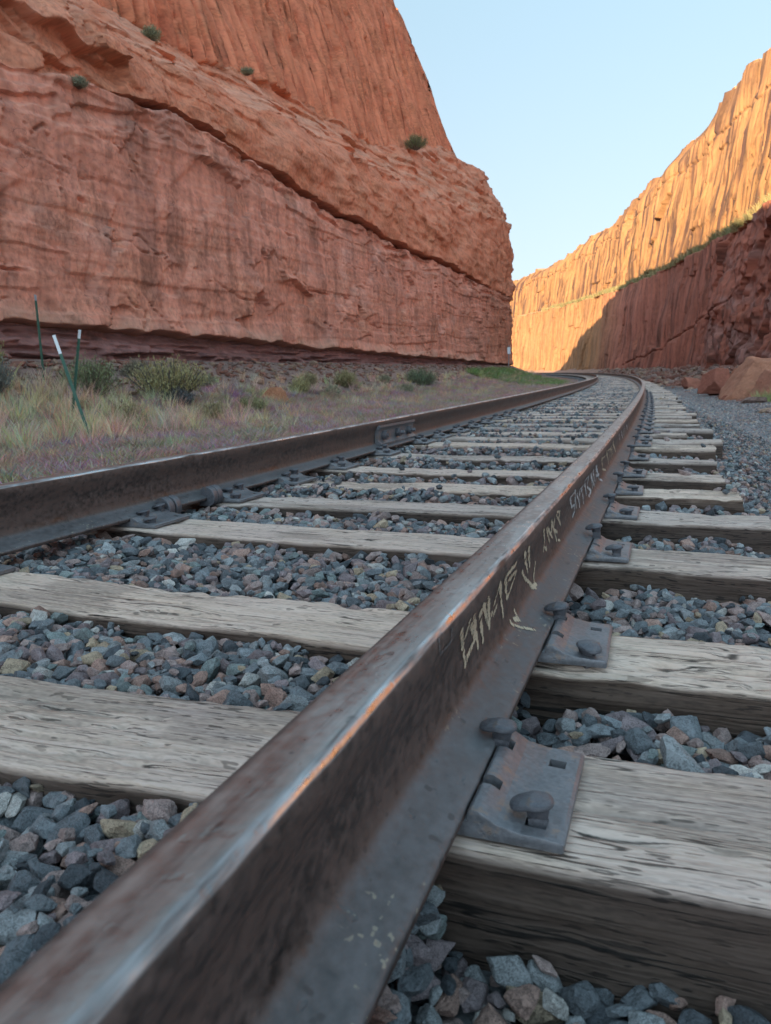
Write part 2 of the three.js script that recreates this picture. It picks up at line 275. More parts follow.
    return { p: [c.x + c.nx * o, h + rise(z), z + c.nz * o], c: col.map((x) => clamp(x, 0.02, 0.8)), uv: [z + 0.4 * h * 0, h + b * 0.6] };
  }, [[0, start.face], [start.face, start.band], [start.band, start.bench], [start.bench, start.upper], [start.upper, rows.length - 1]]);
  const cliff = put(new THREE.Group(), 'cliff', 'tall red sandstone cut wall in shade with a long dark crack, beyond the far rail', null, null, 'structure');
  ['shale_band', 'lower_face', 'upper_ledge', 'bench', 'upper_face'].forEach((n, k) => part(cliff, n, geos[k], rockMat));
}
function ribFace(s, h) {                 // tall flutes, deep gullies and a few ledges of the far cut face
  const q = s + 0.35 * n2(h * 0.07, s * 0.12), flute = 1 - Math.abs(n2(q * 0.42, h * 0.012 + 5)) * 2, small = fbm(q * 1.1, h * 0.03 + 9, 2);
  const k = Math.floor(q / 2.6), c = (k + 0.25 + 0.5 * hash2(k, 91)) * 2.6, gully = Math.max(0, 1 - Math.abs(q - c) / (0.22 + 0.35 * hash2(k, 92))) * smooth(-0.35, 0.2, n2(k * 4.7, h * 0.07)) * (0.35 + 0.75 * hash2(k, 93));
  const block = facets(q * 0.2, h * 0.13 + 3, 95), crumb = facets(q * 0.7, h * 0.3, 97);
  return 0.3 * flute + 0.34 * small - 1.0 * gully + 0.5 * block + 0.14 * crumb;
}
{
  const ledge = keys([[40, 11.6], [75, 12.1], [120, 13], [215, 15]]), rim = keys([[30, 27], [57, 29.3], [75, 28.8], [95, 30.2], [118, 30.8], [146, 28.0], [215, 26.2]]);
  const S = [];
  for (let s = 45; s < 50; s += 0.4) S.push(s);
  for (let s = 50; s < 235; s += 0.12 + 0.0009 * (s - 50)) S.push(s);
  for (let s = 235; s < 300; s += 2) S.push(s);
  const segs = [['lower', 120], ['shelf', 16], ['upper', 130], ['top', 6]], rows = [];
  for (const [n, k] of segs) for (let i = 0; i < k; i++) rows.push([n, i / (k - (n === 'top' ? 1 : 0))]);
  const start = {}; rows.forEach(([n], j) => { start[n] ??= j; });
  const geos = gridGeometry(S.length, rows.length, (i, j) => {
    const s = S[i], [seg, t] = rows[j], e = ledge(s) + 0.5 * fbm(s * 0.09, 3, 3), top = rim(s) + 0.9 * fbm(s * 0.11, 9, 4) + 0.5 * facets(s * 0.22, 0.5, 63); let h, b, d, col;
    const broken = smooth(88, 66, s), w = fbm(s * 0.15, 4, 2);
    if (seg === 'lower') {
      h = mix(-0.6, e, t); b = 0.1 * h;
      const dip = h + 0.16 * s, big = facets(s * 0.16 + 0.1 * h, dip * 0.2, 71), mid = facets(s * 0.42, dip * 0.5, 73);
      d = (1 - broken) * ribFace(s, h) * 0.9 + broken * (0.9 * big + 0.5 * mid + 0.2 * facets(s * 1.1, dip * 1.3, 75) + 0.25 * fbm(s * 0.4, h * 0.4, 3)) + 0.5 * fbm(s * 0.05, h * 0.1, 2);
      d -= 0.35 * Math.max(0, 1 - Math.abs(h - 1.2 - 0.105 * (150 - s) + 3.4 - 0.4 * n2(s * 0.1, 7)) / 0.18) * smooth(150, 135, s) * smooth(60, 75, s);
      const k = (1 + 0.5 * fbm(s * 1.5, h * 0.05, 4) + 0.25 * fbm(s * 2.2, h * 1.2, 3)) * (1 - 0.45 * smooth(0.1, 0.4, fbm(s * 1.1, h * 0.04 + 60, 3))), grey = broken * smooth(0.0, 0.4, fbm(s * 0.12 + 3, h * 0.3 - s * 0.05, 4) + 0.3 - h * 0.05) * 0.6;
      const litTone = smooth(122, 150, s); col = [mix(mix(0.31, 0.235, litTone), 0.31, grey) * k, mix(mix(0.10, 0.107, litTone), 0.18, grey) * k, mix(mix(0.063, 0.047, litTone), 0.155, grey) * k];  // colour follows the shadow edge: sunlit gold painted far along, shaded red before it
    } else if (seg === 'shelf') { h = e + 0.35 * t; b = 0.1 * e + 1.9 * t; d = (1 - t) * roughFace(s, h, 0.8) + 0.2 * fbm(s * 0.8, t * 2, 3); const k = 1 + 0.3 * fbm(s * 1.1, t * 3, 3); col = [0.42 * k, 0.22 * k, 0.115 * k]; }
    else if (seg === 'upper') {
      h = mix(e + 0.35, top, t); b = 0.1 * e + 1.9 + 0.12 * (h - e) + 1.6 * smooth(0.8, 1, t) * smooth(80, 110, s) * (0.5 + hash2(Math.floor(s * 0.1), 3));
      d = ribFace(s, h) + 0.5 * fbm(s * 0.06, h * 0.08, 2) - 0.3 * Math.max(0, 1 - Math.abs(h - mix(e, top, 0.72) - 0.8 * n2(s * 0.05, 6)) / 0.2);
      const st = fbm(s * 0.9, h * 0.05, 3), k = 1 + 0.4 * st + 0.2 * fbm(s * 2.4, h * 0.35, 3), varn = clamp(smooth(-0.02, 0.3, fbm(s * 0.75, h * 0.035 + 30, 3)) + 0.8 * smooth(0.6, 0.9, 1 - Math.abs(n2(s * 1.15 + 0.2 * n2(s, h * 0.1), h * 0.02 + 50)) * 2.4) * smooth(-0.3, 0.2, n2(s * 0.5, h * 0.08)));
      const cap = 0.6 * smooth(0.80, 0.88, t + 0.06 * fbm(s * 0.2, 5, 3)) * smooth(72, 90, s) * smooth(165, 140, s);      // a browner bed caps the wall
      col = [mix(mix(0.225, 0.062, varn), 0.11, cap) * k, mix(mix(0.106, 0.027, varn), 0.05, cap) * k, mix(mix(0.045, 0.016, varn), 0.026, cap) * k];
    } else { h = top + 0.3 * t; b = 0.1 * e + 1.9 + 0.12 * (top - e) + 1.6 * smooth(80, 110, s) * (0.5 + hash2(Math.floor(s * 0.1), 3)) + t * t * 40; if (t > 0.99) h = -2; d = 0; col = [0.42, 0.22, 0.12]; }
    const p = track(s, 9.5 + b - d + 14 * Math.pow(clamp((53 - s) / 8), 2));   // unseen near end bent aside, shaped to let more skylight in
    return { p: [p.x, h + rise(p.z), p.z], c: col.map((x) => clamp(x, 0.02, 0.8)), uv: [s, h + b] };
  }, [[0, start.shelf], [start.shelf, start.upper], [start.upper, rows.length - 1]]);
  for (const g of geos) { const ix = g.index.array; for (let k = 0; k < ix.length; k += 3) { const a = ix[k]; ix[k] = ix[k + 1]; ix[k + 1] = a; } const n = g.attributes.normal.array; for (let k = 0; k < n.length; k++) n[k] *= -1; }
  const cliff = put(new THREE.Group(), 'cliff', 'ribbed sandstone cut wall, golden in the sun above and red in shade below, curving behind the track', null, null, 'structure');
  const ribMat = rockMat.clone(); ribMat.bumpMap = rockBump.clone(); ribMat.bumpMap.repeat.set(0.22, 0.05); ribMat.bumpMap.needsUpdate = true; ribMat.bumpScale = 0.1; ribMat.map = rockTint.clone(); ribMat.map.repeat.set(0.16, 0.035); ribMat.map.needsUpdate = true;
  ['lower_face', 'grassy_ledge', 'upper_face'].forEach((n, k) => part(cliff, n, geos[k], ribMat));
}

// ------------------------------------------------------------------ rails
const HALF = [[0, .183], [.010, .1829], [.018, .1824], [.0225, .1812], [.0255, .179], [.0275, .1755], [.0287, .171], [.029, .163], [.0282, .156], [.0262, .149], [.0235, .141], [.019, .129], [.0145, .117], [.011, .104], [.0095, .09], [.0095, .06], [.0103, .053], [.0122, .046], [.0158, .0385], [.0205, .0335], [.0265, .0297], [.045, .022], [.066, .0150], [.0705, .0128], [.0722, .0108], [.0725, .008], [.0725, .0015], [.0712, 0]];
const LOOP = [...HALF, ...HALF.slice(1).reverse().map(([x, y]) => [-x * (y > 0.12 ? 1 + 0.17 * smooth(0.12, 0.15, y) : 1), y])];   // clockwise from the crown, down the right side, under, and up the left
const ARC = [0]; for (let i = 1; i < LOOP.length; i++) ARC.push(ARC[i - 1] + Math.hypot(LOOP[i][0] - LOOP[i - 1][0], LOOP[i][1] - LOOP[i - 1][1]));
const GIRTH = ARC[ARC.length - 1] + Math.hypot(LOOP[0][0] - LOOP[LOOP.length - 1][0], LOOP[0][1] - LOOP[LOOP.length - 1][1]);
function railPoint(a, lift = 0) {     // point on the section at arc length a from the crown (field side), pushed out by lift
  let i = 1; while (i < ARC.length - 1 && ARC[i] < a) i++;
  const t = (a - ARC[i - 1]) / (ARC[i] - ARC[i - 1]), [x0, y0] = LOOP[i - 1], [x1, y1] = LOOP[i], l = Math.hypot(x1 - x0, y1 - y0);
  return [mix(x0, x1, t) - (y1 - y0) / l * lift, mix(y0, y1, t) + (x1 - x0) / l * lift];
}
function toWorld(s, l, y) { const t = track(s, l); return [t.x, y + rise(t.z), -t.z]; }
function railGeometry(l0) {
  const S = []; for (let s = -5; s < 12; s += 0.5) S.push(s); for (let s = 12; s < 215; s += 1.5) S.push(s);
  const n = LOOP.length, P = [], U = [], I = [], Nn = [];
  const segN = LOOP.map(([x, y], i) => { const [a, b] = LOOP[(i + 1) % n], d = Math.hypot(a - x, b - y); return [-(b - y) / d, (a - x) / d]; });
  S.forEach((s, j) => { for (let i = 0; i <= n; i++) {
    const [x, y] = LOOP[i % n]; P.push(...toWorld(s, l0 + x, y)); U.push(s / 1.4, (i === n ? GIRTH : ARC[i]) / GIRTH);
    const p = segN[(i - 1 + n) % n], q = segN[i % n], nx = p[0] + q[0], ny = p[1] + q[1], d = Math.hypot(nx, ny), t = track(s).t; Nn.push(nx / d * Math.cos(t), ny / d, -nx / d * Math.sin(t));
  } });
  for (let j = 0; j < S.length - 1; j++) for (let i = 0; i < n; i++) { const k = j * (n + 1) + i; I.push(k, k + 1, k + n + 1, k + 1, k + n + 2, k + n + 1); }
  const g = new THREE.BufferGeometry(); g.setAttribute('position', new THREE.Float32BufferAttribute(P, 3)); g.setAttribute('uv', new THREE.Float32BufferAttribute(U, 2)); g.setAttribute('normal', new THREE.Float32BufferAttribute(Nn, 3)); g.setIndex(I); return g;
}
const railInfo = (u, v) => {           // wear, rust and dirt of the rail steel at one point of its surface
  const a = v * GIRTH, side = a < GIRTH / 2 ? a : a - GIRTH;      // signed distance from the crown
  const warp = 0.0022 * pfbm(u, v, 14, 10, 3, 601), e = side + warp;
  const shine = smooth(0.0175, 0.0205, e) * (1 - smooth(0.0285, 0.0315, e)) * clamp(0.72 + 1.3 * pfbm(u, v, 16, 70, 4, 641)), worn = smooth(-0.03, -0.018, e) * (1 - smooth(0.0175, 0.0205, e));
  const flange = Math.abs(e) > 0.168 && Math.abs(e) < 0.238 ? smooth(0.166, 0.180, Math.abs(e)) : 0;
  const cloud = pfbm(u, v, 10, 12, 5, 661), fine = pfbm(u, v, 120, 70, 4, 691), streak = pfbm(u, v, 4, 160, 4, 711), drip = pfbm(u, v, 90, 5, 4, 731);
  const chip = smooth(0.38, 0.46, pfbm(u, v, 190, 100, 2, 751)) * flange * smooth(0.0, 0.25, pfbm(u, v, 8, 8, 2, 771)), spot = smooth(0.45, 0.6, pfbm(u, v, 60, 34, 3, 791));
  return { e, shine, worn, flange, cloud, fine, streak, drip, chip, spot };
};
const railColor = texture(2048, 1024, (u, v) => {
  const r = railInfo(u, v), k = 1 + 0.4 * r.cloud + 1.0 * r.fine + 0.3 * r.drip;
  let c = [0.078 * k, 0.054 * k, 0.048 * k];
  const rust = smooth(0.1, 0.5, r.cloud + 0.5 * r.fine + 0.12) * 0.55; c = [mix(c[0], 0.095, rust), mix(c[1], 0.06, rust), mix(c[2], 0.05, rust)];
  const f = 1 + 0.5 * r.fine + 0.4 * r.cloud; c = [mix(c[0], 0.115 * f, r.flange * 0.85), mix(c[1], 0.115 * f, r.flange * 0.85), mix(c[2], 0.122 * f, r.flange * 0.85)];
  const w = 1 + 0.55 * r.streak + 0.3 * r.fine, br = smooth(-0.3, 0.25, r.cloud + 0.4 * r.streak + 0.3 - 0.5 * smooth(-0.012, 0.02, r.e)); c = [mix(c[0], mix(0.33, 0.245, br) * w, r.worn), mix(c[1], mix(0.30, 0.195, br) * w, r.worn), mix(c[2], mix(0.285, 0.175, br) * w, r.worn)];
  const s = 0.62 + 0.12 * r.streak; c = [mix(c[0], s, r.shine), mix(c[1], s * 1.01, r.shine), mix(c[2], s * 1.03, r.shine)];
  for (let m = 0; m < 3; m++) { c[m] = mix(c[m], [0.34, 0.3, 0.23][m], r.chip * 0.7); c[m] = mix(c[m], [0.02, 0.016, 0.015][m], r.spot * 0.5 * (1 - r.shine)); }
  return c;
}, true);
const railRough = texture(2048, 1024, (u, v) => {
  const r = railInfo(u, v), base = 0.56 + 0.22 * r.fine + 0.12 * r.cloud;
  return [0, mix(mix(base, 0.42 + 0.14 * r.streak + 0.26 * r.fine, r.worn), 0.34 + 0.16 * r.streak + 0.14 * r.fine, r.shine), clamp(r.shine + 0.6 * r.worn)];
});
const railBump = texture(1024, 1024, (u, v) => { const h = 0.5 + 0.5 * pfbm(u, v, 60, 40, 4, 801) + 0.35 * pfbm(u, v, 12, 10, 3, 821) - 0.5 * smooth(0.4, 0.6, pfbm(u, v, 90, 50, 3, 841)); return [h, h, h]; });
const railMat = std({ map: railColor, roughness: 1, roughnessMap: railRough, metalness: 1, metalnessMap: railRough, bumpMap: railBump, bumpScale: 0.0012 });
const GAUGE = -1.506;
const nearRail = put(new THREE.Group(), 'rail', 'rusty steel rail with chalk writing on its side, beside the camera', 'rail', 'running rails');
part(nearRail, 'rail_body', railGeometry(0), railMat);
const farRail = put(new THREE.Group(), 'rail', 'dark steel rail with a bolted joint bar, in front of the dry grass', 'rail', 'running rails');
part(farRail, 'rail_body', railGeometry(GAUGE), railMat);

const CHALK_TAN = [
 [[0.877,0.0512],[0.891,0.0622],[0.910,0.0754],[0.931,0.0898],[0.955,0.1105],[0.964,0.1256],[0.970,0.1396]],
 [[0.923,0.0520],[0.926,0.0622],[0.933,0.0744],[0.942,0.0872]],
 [[0.944,0.0662],[0.981,0.0869],[1.009,0.1045],[1.023,0.1166],[1.006,0.1213],[0.989,0.1256],[0.972,0.1297]],
 [[0.943,0.0531],[1.005,0.0920],[1.035,0.1194],[1.045,0.1399]],
 [[0.976,0.0520],[1.040,0.0920],[1.069,0.1202],[1.076,0.1413]],
 [[0.997,0.0528],[1.059,0.0858],[1.103,0.1130],[1.122,0.1320]],
 [[1.025,0.0510],[1.074,0.0808],[1.113,0.1086],[1.124,0.1265]],
 [[1.129,0.1161],[1.139,0.1006],[1.124,0.0766],[1.107,0.0528]],
 [[1.144,0.1186],[1.153,0.1151],[1.161,0.1116],[1.170,0.1081]],
 [[1.105,0.0512],[1.186,0.0962],[1.216,0.1259],[1.226,0.1501]],
 [[1.156,0.0580],[1.210,0.0859],[1.245,0.1088],[1.257,0.1245]],
 [[1.146,0.0541],[1.177,0.0543],[1.210,0.0545],[1.244,0.0547]],
 [[1.302,0.0827],[1.302,0.1011],[1.282,0.1134],[1.257,0.1233]],
 [[1.222,0.0729],[1.246,0.0758],[1.270,0.0789],[1.294,0.0820]],
 [[1.208,0.0734],[1.226,0.0779],[1.245,0.0824],[1.265,0.0871]],
 [[1.313,0.0494],[1.383,0.0803],[1.444,0.1097],[1.464,0.1287]],
 [[1.355,0.0501],[1.414,0.0777],[1.471,0.1058],[1.487,0.1231]],
 [[1.389,0.1068],[1.406,0.1158],[1.419,0.1241],[1.431,0.1319],[1.457,0.1427],[1.481,0.1531],[1.498,0.1618]],
 [[1.554,0.1264],[1.547,0.1361],[1.540,0.1458],[1.530,0.1544],[1.529,0.1612],[1.524,0.1671],[1.516,0.1725]],
 [[1.477,0.1562],[1.495,0.1636],[1.508,0.1701],[1.517,0.1760]],
 [[1.483,0.1655],[1.500,0.1674],[1.518,0.1692],[1.537,0.1711]],
 [[1.505,0.1622],[1.507,0.1668],[1.508,0.1713],[1.505,0.1752]],
 [[1.313,0.1584],[1.315,0.1646],[1.315,0.1701],[1.311,0.1750],[1.303,0.1739],[1.295,0.1728],[1.287,0.1718]],
 [[1.313,0.1729],[1.310,0.1758],[1.307,0.1786],[1.303,0.1813]],
 [[1.287,0.1693],[1.294,0.1725],[1.299,0.1754],[1.304,0.1784]],
 [[1.265,0.1643],[1.266,0.1673],[1.266,0.1703],[1.266,0.1731],[1.273,0.1784],[1.278,0.1835],[1.280,0.1886],[1.287,0.1966],[1.294,0.2047],[1.300,0.2129]],
 [[1.536,0.0516],[1.577,0.0683],[1.633,0.0889],[1.669,0.1055],[1.669,0.1146],[1.665,0.1230],[1.658,0.1306]],
 [[1.665,0.1196],[1.682,0.1257],[1.699,0.1319],[1.716,0.1382],[1.710,0.1344],[1.704,0.1305],[1.698,0.1267]],
 [[1.592,0.0604],[1.683,0.0909],[1.734,0.1128],[1.758,0.1291]],
 [[1.610,0.0615],[1.707,0.0906],[1.768,0.1118],[1.803,0.1277]],
 [[1.642,0.0500],[1.686,0.0680],[1.748,0.0908],[1.782,0.1076],[1.766,0.1061],[1.749,0.1046],[1.731,0.1026]],
 [[1.675,0.0615],[1.805,0.1040],[1.850,0.1291],[1.881,0.1518]],
 [[1.720,0.0622],[1.758,0.0787],[1.794,0.0952],[1.809,0.1076],[1.839,0.1161],[1.865,0.1239],[1.890,0.1314]],
 [[1.734,0.0565],[1.787,0.0711],[1.850,0.0881],[1.899,0.1022],[1.920,0.1105],[1.938,0.1181],[1.951,0.1247]],
 [[1.727,0.0488],[1.748,0.0520],[1.772,0.0559],[1.799,0.0602],[1.823,0.0703],[1.851,0.0814],[1.878,0.0925]],
 [[1.900,0.1530],[1.912,0.1555],[1.922,0.1577],[1.932,0.1598]],
 [[3.014,0.0564],[3.212,0.0961],[3.288,0.1220],[3.310,0.1420]],
 [[3.071,0.0691],[3.149,0.0745],[3.232,0.0802],[3.320,0.0863]],
 [[3.310,0.1420],[3.369,0.1500],[3.419,0.1570],[3.460,0.1631]],
 [[3.248,0.0546],[3.544,0.1063],[3.629,0.1363],[3.661,0.1615]],
 [[3.330,0.0628],[3.433,0.0708],[3.549,0.0799],[3.673,0.0897],[3.743,0.1115],[3.746,0.1265],[3.735,0.1401]],
 [[3.593,0.0667],[3.838,0.1132],[3.883,0.1402],[3.876,0.1626]],
 [[3.646,0.0566],[3.997,0.1059],[4.126,0.1349],[4.201,0.1599]],
 [[3.680,0.0521],[3.904,0.0987],[3.934,0.1274],[3.906,0.1502]]];
const CHALK_WHITE = [
 [[0.781,0.0298],[0.777,0.0350],[0.778,0.0415],[0.782,0.0493],[0.797,0.0495],[0.812,0.0498],[0.828,0.0500],[0.827,0.0437],[0.829,0.0384],[0.832,0.0336]],
 [[2.088,0.0590],[2.057,0.0586],[2.027,0.0583],[1.998,0.0579],[2.077,0.0802],[2.150,0.1016],[2.184,0.1161],[2.207,0.1177],[2.230,0.1192],[2.253,0.1206],[2.255,0.1271],[2.258,0.1337],[2.261,0.1404],[2.245,0.1437],[2.228,0.1470],[2.211,0.1501]],
 [[2.081,0.0491],[2.219,0.0894],[2.291,0.1198],[2.310,0.1416]],
 [[2.248,0.0842],[2.351,0.1164],[2.388,0.1383],[2.410,0.1582]],
 [[2.316,0.0798],[2.396,0.1120],[2.401,0.1323],[2.396,0.1510]],
 [[2.372,0.0831],[2.477,0.1173],[2.506,0.1401],[2.514,0.1601]],
 [[2.336,0.0854],[2.367,0.0858],[2.398,0.0862],[2.431,0.0867]],
 [[2.448,0.0785],[2.561,0.1106],[2.593,0.1308],[2.615,0.1498]],
 [[2.404,0.0671],[2.447,0.0678],[2.491,0.0686],[2.537,0.0694],[2.611,0.0925],[2.637,0.1087],[2.634,0.1208],[2.683,0.1320],[2.733,0.1437],[2.779,0.1547],[2.746,0.1569],[2.712,0.1588],[2.679,0.1606]],
 [[2.614,0.0685],[2.779,0.1092],[2.819,0.1332],[2.839,0.1549]],
 [[2.640,0.0747],[2.802,0.1112],[2.860,0.1340],[2.902,0.1550]],
 [[2.696,0.0676],[2.876,0.1120],[2.915,0.1383],[2.921,0.1607]],
 [[2.823,0.0655],[2.974,0.1064],[2.983,0.1293],[2.973,0.1499]],
 [[2.773,0.0596],[3.019,0.1097],[3.095,0.1393],[3.123,0.1638]],
 [[2.994,0.1288],[3.037,0.1321],[3.082,0.1356],[3.127,0.1391]],
 [[3.141,0.1630],[3.161,0.1669],[3.180,0.1707],[3.193,0.1742]],
 [[4.181,0.0586],[4.495,0.1034],[4.584,0.1298]],
 [[4.396,0.0605],[4.740,0.1027],[4.872,0.1284],[4.949,0.1504]],
 [[4.711,0.0554],[4.997,0.0992],[5.062,0.1269],[5.047,0.1485]],
 [[5.177,0.0773],[5.439,0.1076],[5.539,0.1267],[5.597,0.1432]]];

const chalkTex = texture(256, 256, (u, v) => { const k = 0.75 + 0.5 * pfbm(u, v, 14, 14, 4, 901); return [k, k, k]; });
function strokes(list, width) {
  const out = [];
  list.forEach((pts, m) => {
    const dense = []; for (let i = 0; i < pts.length - 1; i++) { const n = 8; for (let k = 0; k < n; k++) dense.push([mix(pts[i][0], pts[i + 1][0], k / n), mix(pts[i][1], pts[i + 1][1], k / n)]); } dense.push(pts[pts.length - 1]);
    const P = [], I = [], U = [];
    dense.forEach(([s, a], i) => {
      const [s0, a0] = dense[Math.max(0, i - 1)], [s1, a1] = dense[Math.min(dense.length - 1, i + 1)], l = Math.hypot(s1 - s0, a1 - a0) || 1, ns = -(a1 - a0) / l, na = (s1 - s0) / l;
      const w = width * (0.55 + 0.8 * hash2(i, m, 3)) * (i === 0 || i === dense.length - 1 ? 0.5 : 1) * (1 + 0.25 * Math.max(0, s - 2));
      for (const q of [-1, 1]) { const ww = w * q * (0.8 + 0.4 * hash2(i, m, 5 + q)), [x, y] = railPoint(a + na * ww, 0.0009); P.push(...toWorld(s + ns * ww, x, y)); U.push(i * 0.2, q); }
    });
    for (let i = 0; i < dense.length - 1; i++) { const k = i * 2; if (hash2(i, m, 9) < 0.1) continue; I.push(k, k + 1, k + 2, k + 1, k + 3, k + 2); }
    const g = new THREE.BufferGeometry(); g.setAttribute('position', new THREE.Float32BufferAttribute(P, 3)); g.setAttribute('uv', new THREE.Float32BufferAttribute(U, 2)); g.setIndex(I); g.computeVertexNormals(); out.push(g);
  });
  return mergeGeometries(out);
}
const tanChalk = std({ color: rgb(0.8, 0.66, 0.48), map: chalkTex }), greyChalk = std({ color: rgb(0.7, 0.7, 0.72), map: chalkTex });
for (const [a, b, w, t] of [[0, 15, 0.0050, 'tan chalk word on the near part of the rail side'], [15, 17, 0.0048, ''], [17, 22, 0.0042, ''], [22, 26, 0.0046, ''], [26, 36, 0.0036, 'small tan chalk word'], [36, 44, 0.0034, 'farthest tan chalk word']]) { const m = part(nearRail, 'chalk_writing', strokes(CHALK_TAN.slice(a, b), w), tanChalk); if (t) m.userData.label = t; }
part(nearRail, 'chalk_writing', strokes(CHALK_WHITE.slice(1, 16), 0.0042), greyChalk).userData.label = 'pale grey chalk word'; part(nearRail, 'chalk_writing', strokes(CHALK_WHITE.slice(16), 0.0026), greyChalk);
part(nearRail, 'chalk_scribble', strokes(CHALK_WHITE.slice(0, 1), 0.0022), std({ color: rgb(0.2, 0.18, 0.18), map: chalkTex }));

// ------------------------------------------------------------------ wooden ties
const woodInfo = (u, v) => {
  // knots bend the grain around them
  let vv = v, knot = 0;
  for (let k = 0; k < 9; k++) {
    let du = u - hash2(k, 1, 5), dv = v - hash2(k, 2, 5); du -= Math.round(du); dv -= Math.round(dv);
    const r2 = (du * 26) ** 2 + (dv * 22) ** 2, e = Math.exp(-r2 * 1.4); vv += 0.014 * e * Math.sign(dv || 1) * (1 - Math.exp(-Math.abs(dv) * 300)); knot = Math.max(knot, Math.exp(-r2 * 6));
  }
  vv += 0.006 * pfbm(u, v, 5, 4, 3, 1001);
  const line = clamp(pfbm(u, vv, 22, 190, 2, 1021) * 1.8, -0.7, 0.7), band = pfbm(u, vv, 14, 60, 3, 1041), fleck = pfbm(u, vv, 260, 360, 2, 1061), cloud = pfbm(u, v, 16, 8, 4, 1081);
  const ridge = 1 - Math.abs(pfbm(u, vv, 5, 42, 3, 1101)) * 3.2, split = smooth(0.9, 0.985, ridge) * smooth(-0.08, 0.18, pfbm(u, vv, 9, 20, 2, 1121));
  const hair = smooth(0.27, 0.38, pfbm(u, vv, 95, 230, 2, 1141)) * smooth(-0.7, 0.35, pfbm(u, vv, 16, 20, 2, 1161));
  return { line, band, fleck, cloud, split, hair, knot };
};
const woodColor = texture(2048, 1024, (u, v) => {
  const w = woodInfo(u, v); let k = 0.96 + 0.2 * w.line + 0.08 * w.band + 0.34 * w.fleck + 0.06 * w.cloud; k *= 1 - 0.85 * w.split; k *= 1 - 0.66 * w.hair; k *= 1 - 0.3 * smooth(0.12, 0.3, pfbm(u, v, 7, 6, 5, 1181)); k *= 1 - 0.5 * w.knot;
  return [k, k * (0.985 - 0.03 * w.band), k * (0.965 - 0.07 * w.band + 0.04 * w.cloud)];
});
const woodBump = texture(2048, 1024, (u, v) => { const w = woodInfo(u, v), h = 0.62 + 0.22 * w.line + 0.12 * w.band + 0.08 * w.fleck - 0.5 * w.split - 0.22 * w.hair; return [h, h, h]; });
const woodMats = [[0.61, 0.475, 0.405], [0.55, 0.44, 0.385], [0.65, 0.50, 0.415], [0.47, 0.385, 0.345]].map(([r, g, b], i) => std({ color: rgb(r, g, b), vertexColors: true, map: woodColor, bumpMap: woodBump, bumpScale: 0.004, roughness: 0.93 }));
const TIE_L = 2.59, TIE_W = 0.229, TIE_H = 0.178;
